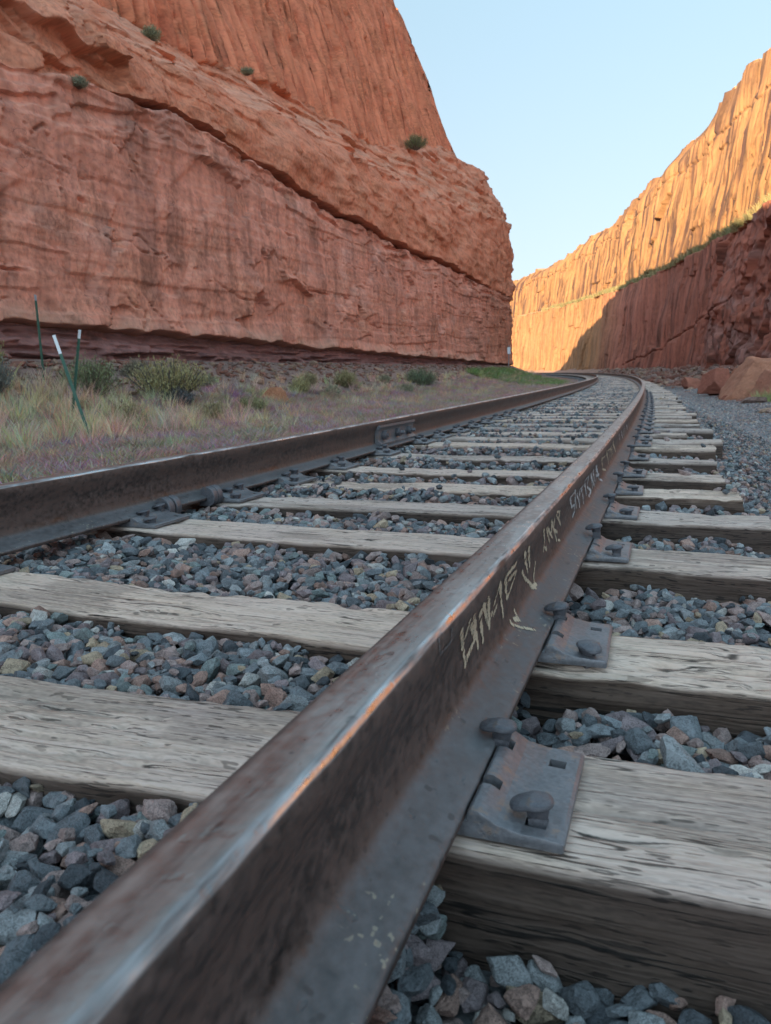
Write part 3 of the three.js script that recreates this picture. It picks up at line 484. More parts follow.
function tieGeometry(seed, nL, fine, ragged) {
  const hw = TIE_W / 2, C = [];                                   // the section, from the front bottom edge up, over and down
  const nS = fine ? 16 : 6, nT = fine ? 34 : 12;
  for (let i = 0; i < nS; i++) C.push([-hw, mix(-TIE_H, -0.004, i / nS), 0]);
  for (let i = 0; i <= nT; i++) C.push([mix(-hw, hw, i / nT), 0, 1]);
  for (let i = 1; i <= nS; i++) C.push([hw, mix(-0.004, -TIE_H, i / nS), 0]);
  const n = C.length, per = C.map(([x, y], i) => i); let acc = 0; const A = C.map(([x, y], i) => acc += i ? Math.hypot(x - C[i - 1][0], y - C[i - 1][1]) : 0);
  const P = [], U = [], Q = [], I = [], off = seed * 7.31;
  const lengths = []; for (let j = 0; j <= nL; j++) lengths.push(-TIE_L / 2 + TIE_L * j / nL);
  const pt = (x, i) => {
    let [z, y, top] = C[i]; const endD = Math.min(x + TIE_L / 2, TIE_L / 2 - x);
    const soft = 0.009 + (0.012 + 0.03 * ragged) * Math.max(0, fbm(x * 5 + off, 3 + Math.sign(z), 4) + 0.05);                       // worn upper edges
    const ez = hw - Math.abs(z), ey = -y; if (ez < soft && ey < soft) { const a = soft - ez, b = soft - ey, r = Math.hypot(a, b); if (r > soft) { const f = soft / r; z = Math.sign(z) * (hw - soft + a * f); y = -(soft - b * f); } }
    const hollow = Math.max(0, fbm(x * 1.1 + off, z * 5 + 4, 3)) * 0.022 * ragged;
    const gr = Math.max(0, 1 - Math.abs(n2(x * 0.55 + off, z * 24 + 0.35 * n2(x * 1.8, off))) * 5) * smooth(0.0, 0.4, n2(x * 0.9 + off * 2, z * 9) + 0.1 + 0.5 * smooth(0.5, 0.1, endD)) * (0.004 + 0.018 * ragged);
    if (top) y -= hollow * smooth(0, 0.03, ez + 0.01) + gr * smooth(0, 0.012, ez); else { const g2 = Math.max(0, 1 - Math.abs(n2(x * 0.7 + off, y * 30 + 9)) * 4); z -= Math.sign(z) * (g2 * (0.004 + 0.008 * ragged) + 0.008 * Math.max(0, fbm(x * 3 + off, y * 8, 3))); }
    y += 0.004 * n2(x * 1.3 + off, 1); z += 0.008 * n2(x * 0.6, off);
    const endR = 0.012 * fbm(z * 18 + off, y * 18, 3) * smooth(0.06, 0, endD);
    // bleached grey skin on top that wears off, in streaks, to the dark creosoted wood of the sides
    const bare = smooth(-0.02, 0.012, y * (top ? 0.2 : 1) + 0.016 * fbm(x * 6 + off, y * 22 + z * 10, 4) + (top ? 0.016 : -0.006)) ;
    const tr = clamp(bare), dk = [0.145, 0.125, 0.115];
    return { p: [x + Math.sign(x) * endR, y, z], c: dk.map((q) => mix(q, 1, tr)) };
  };
  lengths.forEach((x) => { for (let i = 0; i < n; i++) { const r = pt(x, i); P.push(...r.p); Q.push(...r.c); U.push(x / TIE_L + seed * 0.37, A[i] / 0.78 + seed * 0.231); } });
  for (let j = 0; j < nL; j++) for (let i = 0; i < n - 1; i++) { const k = j * n + i; I.push(k, k + n, k + 1, k + 1, k + n, k + n + 1); }
  for (const [j, d] of [[0, 1], [nL, -1]]) {                        // sawn ends with their own checks
    const base = P.length / 3, x = lengths[j], nr = fine ? 8 : 3; const cy = -TIE_H / 2;
    for (let r = 0; r <= nr; r++) for (let i = 0; i < n; i++) { const k = j * n + i, f = 1 - r / nr, y = mix(cy, P[k * 3 + 1], f), z = P[k * 3 + 2] * f; P.push(P[k * 3] + (r ? -d * 0 + 0.010 * d * Math.max(0, n2(Math.atan2(y - cy, z) * 3 + off, 2)) : 0), y, z); const dk = 0.17 + 0.12 * fbm(y * 60, z * 60 + off, 3); Q.push(dk * 1.05, dk * 0.92, dk * 0.85); U.push(z * 1.2 + seed, y * 1.2); }
    for (let r = 0; r < nr; r++) for (let i = 0; i < n - 1; i++) { const k = base + r * n + i; d > 0 ? I.push(k, k + 1, k + n, k + 1, k + n + 1, k + n) : I.push(k, k + n, k + 1, k + 1, k + n, k + n + 1); }
  }
  const g = new THREE.BufferGeometry(); g.setAttribute('position', new THREE.Float32BufferAttribute(P, 3)); g.setAttribute('uv', new THREE.Float32BufferAttribute(U, 2)); g.setAttribute('color', new THREE.Float32BufferAttribute(Q, 3)); g.setIndex(I); g.computeVertexNormals(); return g;
}
const TIES = [];                       // where each tie lies: s at the near rail, skew, overhang shift, height
{
  const S = [0.22, 0.812, 1.372, 2.15, 2.74, 3.27, 3.83, 4.55, 5.35, 5.83, 6.45, 7.0, 7.55, 8.15, 8.75, 9.27], skew = [0, 0.02, -0.03, -0.045, 0.008, 0.02, 0, 0.01], shift = [0.02, 0.02, 0.03, 0.08, 0.05, 0, -0.03, -0.02, 0.02, 0.09, -0.12, 0.1, 0.02, 0.03, 0.0, 0.07];
  while (S[S.length - 1] < 62) S.push(S[S.length - 1] + 0.565 + 0.1 * (rnd() - 0.5));
  S.forEach((s, i) => TIES.push({ s, skew: skew[i] ?? 0.03 * (rnd() - 0.5), shift: shift[i] ?? 0.12 * (rnd() - 0.5), dy: i < 6 ? 0 : -0.012 * rnd() }));
  const ragged = [0.3, 0.35, 1, 0.5, 0.5, 1.3, 0.8, 1.2], nearGeo = ragged.map((r, i) => tieGeometry(i + 1, 300, true, r)), farGeo = [0.4, 0.8, 1.2, 0.6, 1.0].map((r, i) => tieGeometry(i + 20, 90, false, r));
  const tone = [2, 0, 2, 0, 1, 2, 0, 1];
  const look = ['smooth grey tie crossing under both rails', 'wide bleached tie whose top fills the lower left', 'weathered tie split and hollowed beside its plate', 'grey tie with a dark creosoted side', 'flat pale grey tie', 'ragged splintered tie half buried in stones', 'grey tie with a dark end', 'rough cracked tie'];
  TIES.forEach((t, i) => {
    const g = i < 8 ? nearGeo[i] : farGeo[i % 5], m = new THREE.Mesh(g, woodMats[i < 8 ? tone[i] : (i * 7 + (i >> 2)) % 4]);
    put(m, 'wooden_tie', `${look[i] ?? 'weathered grey wooden tie'}, ${ord(i)} tie from the camera`, 'railway tie', 'wooden ties under the track');
    const c = track(t.s, GAUGE / 2 + t.shift); m.position.set(c.x, -0.0205 + t.dy + rise(c.z), -c.z); if (i === 1) m.scale.z = 1.09; m.rotation.y = c.t + t.skew + (i >= 8 && i % 2 ? Math.PI : 0);
  });
}
const tieAt = (s, l) => TIES.some((t) => Math.abs(s - t.s - (l - GAUGE / 2) * t.skew) < TIE_W / 2 - 0.004);

// ------------------------------------------------------------------ tie plates, spikes, anchors, joint bar
const ironBump = texture(512, 512, (u, v) => { const h = 0.5 + 0.5 * pfbm(u, v, 16, 16, 5, 1301) - 0.4 * smooth(0.4, 0.6, pfbm(u, v, 30, 30, 3, 1331)); return [h, h, h]; });
const ironMap = texture(512, 512, (u, v) => { const a = pfbm(u, v, 8, 8, 5, 1351), b = pfbm(u, v, 40, 40, 3, 1381), r = smooth(0.18, 0.55, a + 0.35 * b) * 0.7, k = 0.95 + 0.3 * b + 0.25 * a; return [mix(0.185, 0.22, r) * k, mix(0.182, 0.155, r) * k, mix(0.195, 0.12, r) * k]; }, true);
const ironMat = std({ map: ironMap, bumpMap: ironBump, bumpScale: 0.001, roughness: 0.44, metalness: 0.35 });
const darkIronMat = std({ color: rgb(0.75, 0.75, 0.78), map: ironMap, bumpMap: ironBump, bumpScale: 0.001, roughness: 0.5, metalness: 0.35 });
function planarUV(g, k) { const p = g.attributes.position, n = g.attributes.normal, u = new Float32Array(p.count * 2); for (let i = 0; i < p.count; i++) { const ax = Math.abs(n.getX(i)), ay = Math.abs(n.getY(i)), az = Math.abs(n.getZ(i)); if (ay >= ax && ay >= az) { u[i * 2] = p.getX(i) * k; u[i * 2 + 1] = p.getZ(i) * k; } else if (ax > az) { u[i * 2] = p.getZ(i) * k; u[i * 2 + 1] = p.getY(i) * k; } else { u[i * 2] = p.getX(i) * k; u[i * 2 + 1] = p.getY(i) * k; } } g.setAttribute('uv', new THREE.BufferAttribute(u, 2)); return g; }
const plateGeo = (() => {
  const sh = new THREE.Shape(), pts = [[-0.172, -0.0195], [0.174, -0.0195], [0.176, -0.0175], [0.176, -0.009], [0.172, -0.0065], [0.13, -0.004], [0.106, 0.001], [0.094, 0.009], [0.087, 0.0125], [0.079, 0.0125], [0.0755, 0.0095], [0.0745, -0.0006], [-0.0745, -0.0006], [-0.0755, 0.0095], [-0.079, 0.0125], [-0.087, 0.0125], [-0.094, 0.009], [-0.106, 0.001], [-0.13, -0.004], [-0.168, -0.0065], [-0.172, -0.009]];
  pts.forEach(([x, y], i) => i ? sh.lineTo(x, y) : sh.moveTo(x, y));
  const w = 0.196, g = new THREE.ExtrudeGeometry(sh, { depth: w, bevelEnabled: true, bevelThickness: 0.002, bevelSize: 0.0018, bevelOffset: -0.0018, bevelSegments: 2 }); g.translate(0, 0, -w / 2); g.deleteAttribute('uv');
  let b = new Brush(g); b.updateMatrixWorld(); const ev = new Evaluator(); ev.attributes = ['position', 'normal']; ev.useGroups = false;
  for (const [x, z, wx, wz] of [[0.081, -0.062, 0.027, 0.023], [0.083, 0.032, 0.03, 0.019], [0.148, -0.06, 0.02, 0.018], [0.144, 0.072, 0.0225, 0.0215], [-0.083, 0.07, 0.024, 0.02], [-0.083, -0.05, 0.024, 0.02], [-0.148, -0.05, 0.02, 0.02]]) {
    const h = new THREE.BoxGeometry(wx, 0.1, wz); h.deleteAttribute('uv'); const c = new Brush(h); c.position.set(x, 0, z); c.updateMatrixWorld(); b = ev.evaluate(b, c, SUBTRACTION);
  }
  const q = b.geometry.clone(); q.clearGroups(); return planarUV(toCreasedNormals(q, 0.5), 6);
})();
const spikeGeo = (() => {              // square shank, domed oval head drawn out to a lip on -x
  const head = new THREE.SphereGeometry(1, 28, 18), p = head.attributes.position;
  for (let i = 0; i < p.count; i++) {
    let x = p.getX(i), y = p.getY(i), z = p.getZ(i); const sq = 1 / Math.pow(Math.abs(x) ** 2.8 + Math.abs(z) ** 2.8 + 1e-6, 1 / 2.8) * Math.hypot(x, z);
    x *= mix(1, sq, 0.6); z *= mix(1, sq, 0.6);
    y = y > 0 ? Math.pow(y, 0.55) * 0.0072 : y * 0.0065; x = x * 0.0235 - 0.0065; z = z * 0.0195 * (1 - 0.12 * (x < -0.01 ? 1 : 0));
    if (x < -0.006) y -= 0.20 * (-0.006 - x); y += 0.0005 * n3(x * 60, y * 60, z * 60); p.setXYZ(i, x, y, z);
  }
  head.computeVertexNormals();
  const neck = new THREE.CylinderGeometry(0.0175, 0.0142, 0.012, 4, 1); neck.rotateY(Math.PI / 4); neck.translate(0, -0.008, 0);
  const shank = new THREE.BoxGeometry(0.0195, 0.13, 0.0185); shank.translate(0, -0.07, 0);
  const g = mergeGeometries([head, neck, shank].map((q) => { const m = q.index ? q.toNonIndexed() : q; m.deleteAttribute('uv'); return m; })); return planarUV(g, 14);
})();
let plateCount = 0;
TIES.forEach((t, i) => {
  for (const [l0, side, max] of [[0, 'near', 30], [GAUGE, 'far', 16]]) {
    if (i >= max) continue;
    const sv = t.s + (l0 - GAUGE / 2) * t.skew, c = track(sv, l0), y = rise(c.z), far = side === 'far', onTie = `the ${ord(i)} tie`;
    const m = new THREE.Mesh(plateGeo, ironMat); put(m, 'tie_plate', `flat rusty tie plate under the ${far ? 'far' : 'near'} rail on ${onTie} from the camera`, 'tie plate', 'tie plates on the wooden ties');
    const jit = hash2(i, far ? 5 : 6, 1) - 0.5; m.position.set(c.x, y, -c.z + (i === 1 ? 0.006 : 0)); m.rotation.y = c.t + (i > 3 ? 0.05 * jit : i === 2 && !far ? 0.02 : 0);
    const spike = (dx, dz, up, turn, what) => { const k = new THREE.Mesh(spikeGeo, darkIronMat); const q = track(sv - dz, l0 + dx); put(k, 'rail_spike', `${what} rail spike on ${onTie} from the camera, ${far ? 'far' : 'near'} rail`, 'rail spike', 'spikes in the tie plates'); k.position.set(q.x, y + up, -q.z); k.scale.set(1, 1, 0.92 + 0.2 * hash2(i, dx * 999 | 0, 7)); k.rotation.set(0.16 * (hash2(i, dx * 1e3 | 0, 3) - 0.5), c.t + turn, 0.2 * (hash2(i, dz * 1e3 | 0, 4) - 0.5)); };
    const lift = [0.03, 0.03, 0.033, 0.042, 0.036, 0.048, 0.034, 0.046][i] ?? 0.03 + 0.03 * hash2(i, 8, 2);
    spike(0.0795, -0.062, far ? 0.03 : lift, 0.1 * jit, far ? 'outer' : 'tall outer');
    if (!far) spike(0.144, 0.072, i === 2 ? 0.010 : 0.006 + 0.010 * hash2(i, 2, 2), i === 2 ? 2.2 : 0.4 * jit, 'plate-holding');
    else { spike(0.0835, 0.032, 0.024, 0.1 * jit, 'second outer'); if (i > 2) spike(0.144, 0.072, 0.01, jit, 'plate-holding'); }
    spike(-0.0815, 0.07, 0.022, Math.PI, 'inner');
  }
});
// spring anchors clipped under the far rail
{
  const sh = new THREE.Shape(); sh.moveTo(-0.012, -0.022); sh.lineTo(0.026, -0.022); sh.quadraticCurveTo(0.05, -0.02, 0.052, 0.012); sh.quadraticCurveTo(0.05, 0.042, 0.02, 0.05); sh.quadraticCurveTo(0.004, 0.05, -0.004, 0.034); sh.lineTo(-0.002, 0.018); sh.lineTo(0.022, 0.012); sh.lineTo(0.024, -0.004); sh.lineTo(-0.012, -0.006);
  const g = new THREE.ExtrudeGeometry(sh, { depth: 0.026, bevelEnabled: true, bevelThickness: 0.003, bevelSize: 0.003, bevelSegments: 2, steps: 1 }); planarUV(g, 8);
  [[2.30, 'in front of the fourth tie'], [2.34, ''], [2.585, 'behind'], [2.625, '']].forEach(([s], k) => {
    const q = track(s, GAUGE + 0.05); put(new THREE.Mesh(g, darkIronMat), 'rail_anchor', `curved iron rail anchor on the far rail, ${ord(k)} from the camera`, 'rail anchor', 'anchors clipped to the far rail');
    const m = scene.children[scene.children.length - 1]; m.position.set(q.x, 0.0, -q.z); m.rotation.y = q.t + 0.1 * (hash2(k, 3) - 0.5);
  });
}
{
  const c = track(4.98, GAUGE), bar = new THREE.Group(); bar.name = 'joint_bar'; farRail.add(bar); bar.position.set(c.x, rise(c.z), -c.z); bar.rotation.y = c.t;
  const sh = new THREE.Shape(); [[0.016, 0.03], [0.05, 0.023], [0.052, 0.034], [0.034, 0.05], [0.03, 0.06], [0.03, 0.11], [0.034, 0.124], [0.046, 0.138], [0.045, 0.149], [0.033, 0.148], [0.011, 0.11], [0.0105, 0.05]].forEach(([x, y], i) => i ? sh.lineTo(x, y) : sh.moveTo(x, y));
  const g = new THREE.ExtrudeGeometry(sh, { depth: 0.74, bevelEnabled: true, bevelThickness: 0.003, bevelSize: 0.002, bevelSegments: 1 }); g.translate(0, 0, -0.37); part(bar, 'bar', planarUV(g, 5), ironMat);
  [0.27, 0.0, -0.24].forEach((z, k) => {
    const nut = new THREE.CylinderGeometry(0.03, 0.031, 0.034, k === 0 ? 20 : 6); nut.rotateZ(Math.PI / 2); nut.translate(0.045, 0.085, z); const stub = new THREE.CylinderGeometry(0.0125, 0.0125, 0.04, 12); stub.rotateZ(Math.PI / 2); stub.translate(k === 0 ? 0.05 : 0.072, 0.085, z);
    const q = mergeGeometries([nut.toNonIndexed(), stub.toNonIndexed()]); part(bar, 'bolt', planarUV(q, 12), darkIronMat);
  });
}

// ------------------------------------------------------------------ ballast
const stoneMap = texture(256, 256, (u, v) => { const a = pfbm(u, v, 6, 6, 4, 1501), b = pfbm(u, v, 48, 48, 2, 1531), vein = smooth(0.9, 1, 1 - Math.abs(pfbm(u, v, 4, 5, 3, 1561)) * 3), k = 0.86 + 0.5 * a + 0.7 * b + 0.3 * vein; return [k, k, k]; });
const stoneBump = texture(256, 256, (u, v) => { const h = 0.5 + 0.5 * pfbm(u, v, 12, 12, 5, 1591); return [h, h, h]; });
function stoneGeometry(seed, detail, crease) {
  const r = mulberry(seed * 977 + 5), planes = [], n = 11 + Math.floor(r() * 4);
  for (let i = 0; i < n; i++) { const z = clamp(1 - 2 * (i + 0.5) / n + 0.35 * (r() - 0.5), -1, 1), a = i * 2.39996 + 1.1 * (r() - 0.5), q = Math.sqrt(1 - z * z); planes.push([q * Math.cos(a), z, q * Math.sin(a), 0.58 + 0.4 * r()]); }
  const g = mergeVertices((() => { const q = new THREE.IcosahedronGeometry(1, detail); q.deleteAttribute('uv'); q.deleteAttribute('normal'); return q; })(), 1e-4), p = g.attributes.position, sy = 0.5 + 0.32 * r(), sz = 0.62 + 0.36 * r();
  for (let i = 0; i < p.count; i++) {
    const d = [p.getX(i), p.getY(i), p.getZ(i)]; let m = 0;
    for (const [a, b, c, e] of planes) { const t = (a * d[0] + b * d[1] + c * d[2]) / e; if (t > 0) m += Math.pow(t, 150); }
    const k = Math.min(1.35, Math.pow(m + 1e-20, -1 / 150)) * (1 + 0.022 * n3(d[0] * 2.6 + seed, d[1] * 2.6, d[2] * 2.6)); p.setXYZ(i, d[0] * k, d[1] * k * sy, d[2] * k * sz);
  }
  return planarUV(toCreasedNormals(g, crease), 0.45);
}
const STONE_TONES = [[0.20, 0.216, 0.23], [0.135, 0.147, 0.16], [0.29, 0.30, 0.305], [0.36, 0.262, 0.24], [0.075, 0.083, 0.094], [0.40, 0.305, 0.215], [0.25, 0.195, 0.20], [0.21, 0.245, 0.24], [0.47, 0.44, 0.41], [0.35, 0.22, 0.18]];
const TONE_PICK = [0, 0, 0, 0, 1, 1, 1, 2, 2, 3, 3, 3, 4, 4, 5, 6, 6, 6, 7, 2, 8, 9, 3, 9];
{
  const bed = put(new THREE.Group(), 'ballast', 'grey, blue and pinkish crushed stone packed between and beside the ties', null, null, 'structure');
  const fineGeo = Array.from({ length: 12 }, (_, i) => stoneGeometry(i + 1, 6, 0.25)), geo = Array.from({ length: 6 }, (_, i) => stoneGeometry(i + 31, 2, 0.25));
  const stones = [];
  // stones are dropped one by one on a height map, so that they rest on each other
  const X0 = -2.9, X1 = 3.3, S0 = 0.02, S1 = 14, cell = 0.011, nx = Math.ceil((X1 - X0) / cell), ns = Math.ceil((S1 - S0) / cell), Hm = new Float32Array(nx * ns);
  const level = (l, s) => {
    let y = l < -2.1 ? bedProfile(l) : l > 0.62 ? bedProfile(l) + 0.05 : 0;
    if (l >= -2.1 && l <= 0.62) { const side = l > 0.05 ? (s < 0.72 ? -0.15 : -0.092) : l < -1.5 ? -0.07 : mix(-0.056, -0.066, clamp((l + 1.4) / 1.3)); y = side + (s > 3 ? 0.022 : 0) - (l > -0.2 && l < 0.12 ? 0.02 : 0) + 0.014 * n2(l * 2.3, s * 2.1); if (l > 0.5) y = mix(y, bedProfile(0.62) + 0.05, (l - 0.5) / 0.12); if (l < -2) y = mix(y, bedProfile(-2.1), (-2 - l) / 0.1); }
    return y + 0.012 * n2(l * 7, s * 7);
  };
  for (let j = 0; j < ns; j++) for (let i = 0; i < nx; i++) { const l = X0 + i * cell, s = S0 + j * cell; Hm[j * nx + i] = tieAt(s, l) && l > -2.05 && l < 0.56 ? -0.02 : level(l, s) - 0.075; }
  const drop = (l, s, rad, c) => {
    const i0 = Math.max(0, Math.floor((l - rad - X0) / cell)), i1 = Math.min(nx - 1, Math.ceil((l + rad - X0) / cell)), j0 = Math.max(0, Math.floor((s - rad - S0) / cell)), j1 = Math.min(ns - 1, Math.ceil((s + rad - S0) / cell));
    let y = -9;
    for (let j = j0; j <= j1; j++) for (let i = i0; i <= i1; i++) { const d2 = ((X0 + i * cell - l) ** 2 + (S0 + j * cell - s) ** 2) / (rad * rad); if (d2 < 0.72) y = Math.max(y, Hm[j * nx + i] + c * Math.sqrt(1 - d2)); }
    y -= 0.30 * c;
    if (y + c * 0.8 > level(l, s) + 0.022 + (rad > 0.03 ? 0.012 : 0)) return null;
    if (y + c > -0.012 && (Math.abs(l) < 0.11 || Math.abs(l - GAUGE) < 0.11)) return null;
    for (let j = j0; j <= j1; j++) for (let i = i0; i <= i1; i++) { const d2 = ((X0 + i * cell - l) ** 2 + (S0 + j * cell - s) ** 2) / (rad * rad); if (d2 < 1) Hm[j * nx + i] = Math.max(Hm[j * nx + i], y + c * Math.sqrt(1 - d2) * 0.9); }
    return y;
  };
  const area = (X1 - X0) * (S1 - S0), tries = 250000;
  for (let k = 0; k < tries; k++) {
    // three rounds: coarse stones first, then fillers
    const s = k % 3 ? S0 + (S1 - S0) * rnd() : S0 + 3.6 * rnd() * rnd() + 0.05, l = k % 3 ? X0 + (X1 - X0) * rnd() : -1.6 + 2.3 * rnd(); if (tieAt(s, l) && l > -2.0 && l < 0.52) continue;
    const big = k < tries * 0.55, rad = (big ? 0.016 + 0.014 * rnd() * rnd() + (rnd() < 0.05 ? 0.008 : 0) : 0.007 + 0.010 * rnd()) * (l > 0.7 ? 0.85 : 1), c = rad * 0.72, y = drop(l, s, rad, c);
    if (y === null) continue; stones.push({ l, s, y, r: rad });
  }
  // a few stones lying on the ties
  for (let k = 0; k < 130; k++) { const t = TIES[5 + Math.floor(rnd() * 25)], l = -1.9 + 2.4 * rnd(), r = 0.012 + 0.014 * rnd(); if (Math.abs(l) < 0.2 || Math.abs(l - GAUGE) < 0.2) continue; stones.push({ l, s: t.s + 0.09 * (2 * rnd() - 1) + (l - GAUGE / 2) * t.skew, y: -0.02 + t.dy + r * 0.45, r }); }
  for (let k = 0; k < 72000; k++) {                                // farther off they are only strewn
    const s = 13.6 + 40 * Math.pow(rnd(), 1.5), l = -2.9 + (s > 18 ? 7.4 : 6.2) * rnd(); if (tieAt(s, l) && l > -2.0 && l < 0.52) continue;
    const r = 0.02 + 0.016 * rnd(); stones.push({ l, s, y: level(l, s) - 0.004 * rnd() - 0.3 * r, r });
  }
  const P = new THREE.Vector3(), cam = camera.position; camera.updateMatrixWorld(); camera.updateProjectionMatrix();
  for (const q of stones) {
    const t = track(q.s, q.l); P.set(t.x, q.y + rise(t.z), -t.z); q.p = P.clone(); q.size = 0; const dist = P.distanceTo(cam); if (q.s > 6 || q.y < level(q.l, q.s) - 0.035) continue;
    const v = P.clone().project(camera); if (Math.abs(v.x) > 1.02 || Math.abs(v.y) > 1.02) continue;
    if (q.l < 0.02) { const f = (cam.x - 0) / (cam.x - P.x), yc = cam.y + (P.y - cam.y) * f; if (yc < 0.19) continue; }
    q.size = q.r / dist;
  }
  stones.sort((a, b) => b.size - a.size);
  const mats = STONE_TONES.map((c) => std({ color: rgb(...c), map: stoneMap, bumpMap: stoneBump, bumpScale: 0.003, roughness: 0.88 }));
  const place = (o, q, k) => { o.position.copy(q.p); o.rotation.set((hash2(k, 1, 21) - 0.5) * 1.1, hash2(k, 2, 21) * 6.28, (hash2(k, 3, 21) - 0.5) * 1.1); const f = q.r * 1.14; o.scale.set(f * (1 + 0.25 * hash2(k, 4, 21)), f, f); };
  for (let k = 0; k < 300; k++) place(part(bed, 'stone', fineGeo[Math.floor(hash2(k, 5, 21) * 12)], mats[TONE_PICK[Math.floor(hash2(k, 6, 21) * TONE_PICK.length)]]), stones[k], k);
  const rest = geo.map(() => []), restFine = fineGeo.slice(0, 6).map(() => []); for (let k = 300; k < stones.length; k++) (stones[k].s < 3.2 ? restFine : rest)[k % 6].push(k);
  const white = std({ map: stoneMap, bumpMap: stoneBump, bumpScale: 0.0022, roughness: 0.88 }), D = new THREE.Object3D();
  for (const [set, gs] of [[restFine, fineGeo], [rest, geo]]) set.forEach((list, i) => {
    if (!list.length) return; const m = new THREE.InstancedMesh(gs[i], white, list.length); m.name = 'gravel'; m.userData.kind = 'stuff';
    list.forEach((k, n) => { place(D, stones[k], k); D.updateMatrix(); m.setMatrixAt(n, D.matrix); const c = STONE_TONES[TONE_PICK[Math.floor(hash2(k, 6, 21) * TONE_PICK.length)]], f = 0.8 + 0.55 * hash2(k, 7, 21); m.setColorAt(n, rgb(c[0] * f, c[1] * f, c[2] * f)); });
    bed.add(m);
  });
  // ties too far off to tell apart
  const far = new THREE.InstancedMesh(tieGeometry(40, 12, false, 0.5), woodMats[1], 250); far.name = 'far_ties'; far.userData.kind = 'stuff';
  for (let i = 0, s = TIES[TIES.length - 1].s + 0.57; i < 250; i++, s += 0.57) { const c = track(s, GAUGE / 2); D.position.set(c.x, -0.022 + rise(c.z), -c.z); D.rotation.set(0, c.t, 0); D.scale.set(1, 1, 1); D.updateMatrix(); far.setMatrixAt(i, D.matrix); }
  bed.add(far);
}

// ------------------------------------------------------------------ boulders and loose rock
const boulderMat = std({ vertexColors: true, bumpMap: rockBump, bumpScale: 0.08, roughness: 0.95 });
function boulderGeometry(planes, seed, tint = [0.40, 0.175, 0.105]) {     // a block split along the given planes [nx, ny, nz, distance], edges knocked off
  const g = mergeVertices((() => { const q = new THREE.IcosahedronGeometry(1, 22); q.deleteAttribute('uv'); q.deleteAttribute('normal'); return q; })(), 1e-4), p = g.attributes.position, C = new Float32Array(p.count * 3), U = new Float32Array(p.count * 2);
  const pl = planes.map(([x, y, z, d]) => { const l = Math.hypot(x, y, z); return [x / l, y / l, z / l, d]; });
  for (let i = 0; i < p.count; i++) {
    const d = [p.getX(i), p.getY(i), p.getZ(i)]; let m = 0; for (const [a, b, c, e] of pl) { const t = (a * d[0] + b * d[1] + c * d[2]) / e; if (t > 0) m += Math.pow(t, 90); }
    const k = Math.pow(m + 1e-30, -1 / 90) * (1 + 0.02 * n3(d[0] * 3 + seed, d[1] * 3, d[2] * 3) + 0.012 * n3(d[0] * 9 + seed, d[1] * 9, d[2] * 9) + 0.03 * facets(d[0] * 2.3 + d[1] * 1.1 + seed, d[2] * 2.3 + d[1] * 1.7, 83)); p.setXYZ(i, d[0] * k, d[1] * k, d[2] * k);
    const f = 1 + 0.28 * n3(d[0] * 2 + seed, d[1] * 4, d[2] * 2) * 0.6 + 0.15 * n3(d[0] * 11, d[1] * 14 + seed, d[2] * 11); C.set(tint.map((q) => clamp(q * f, 0.02, 0.8)), i * 3); U[i * 2] = d[0] * k + d[2] * k * 0.4; U[i * 2 + 1] = d[1] * k + d[2] * k * 0.5;
  }
  g.setAttribute('color', new THREE.BufferAttribute(C, 3)); g.setAttribute('uv', new THREE.BufferAttribute(U, 2)); g.computeVertexNormals(); return g;
}
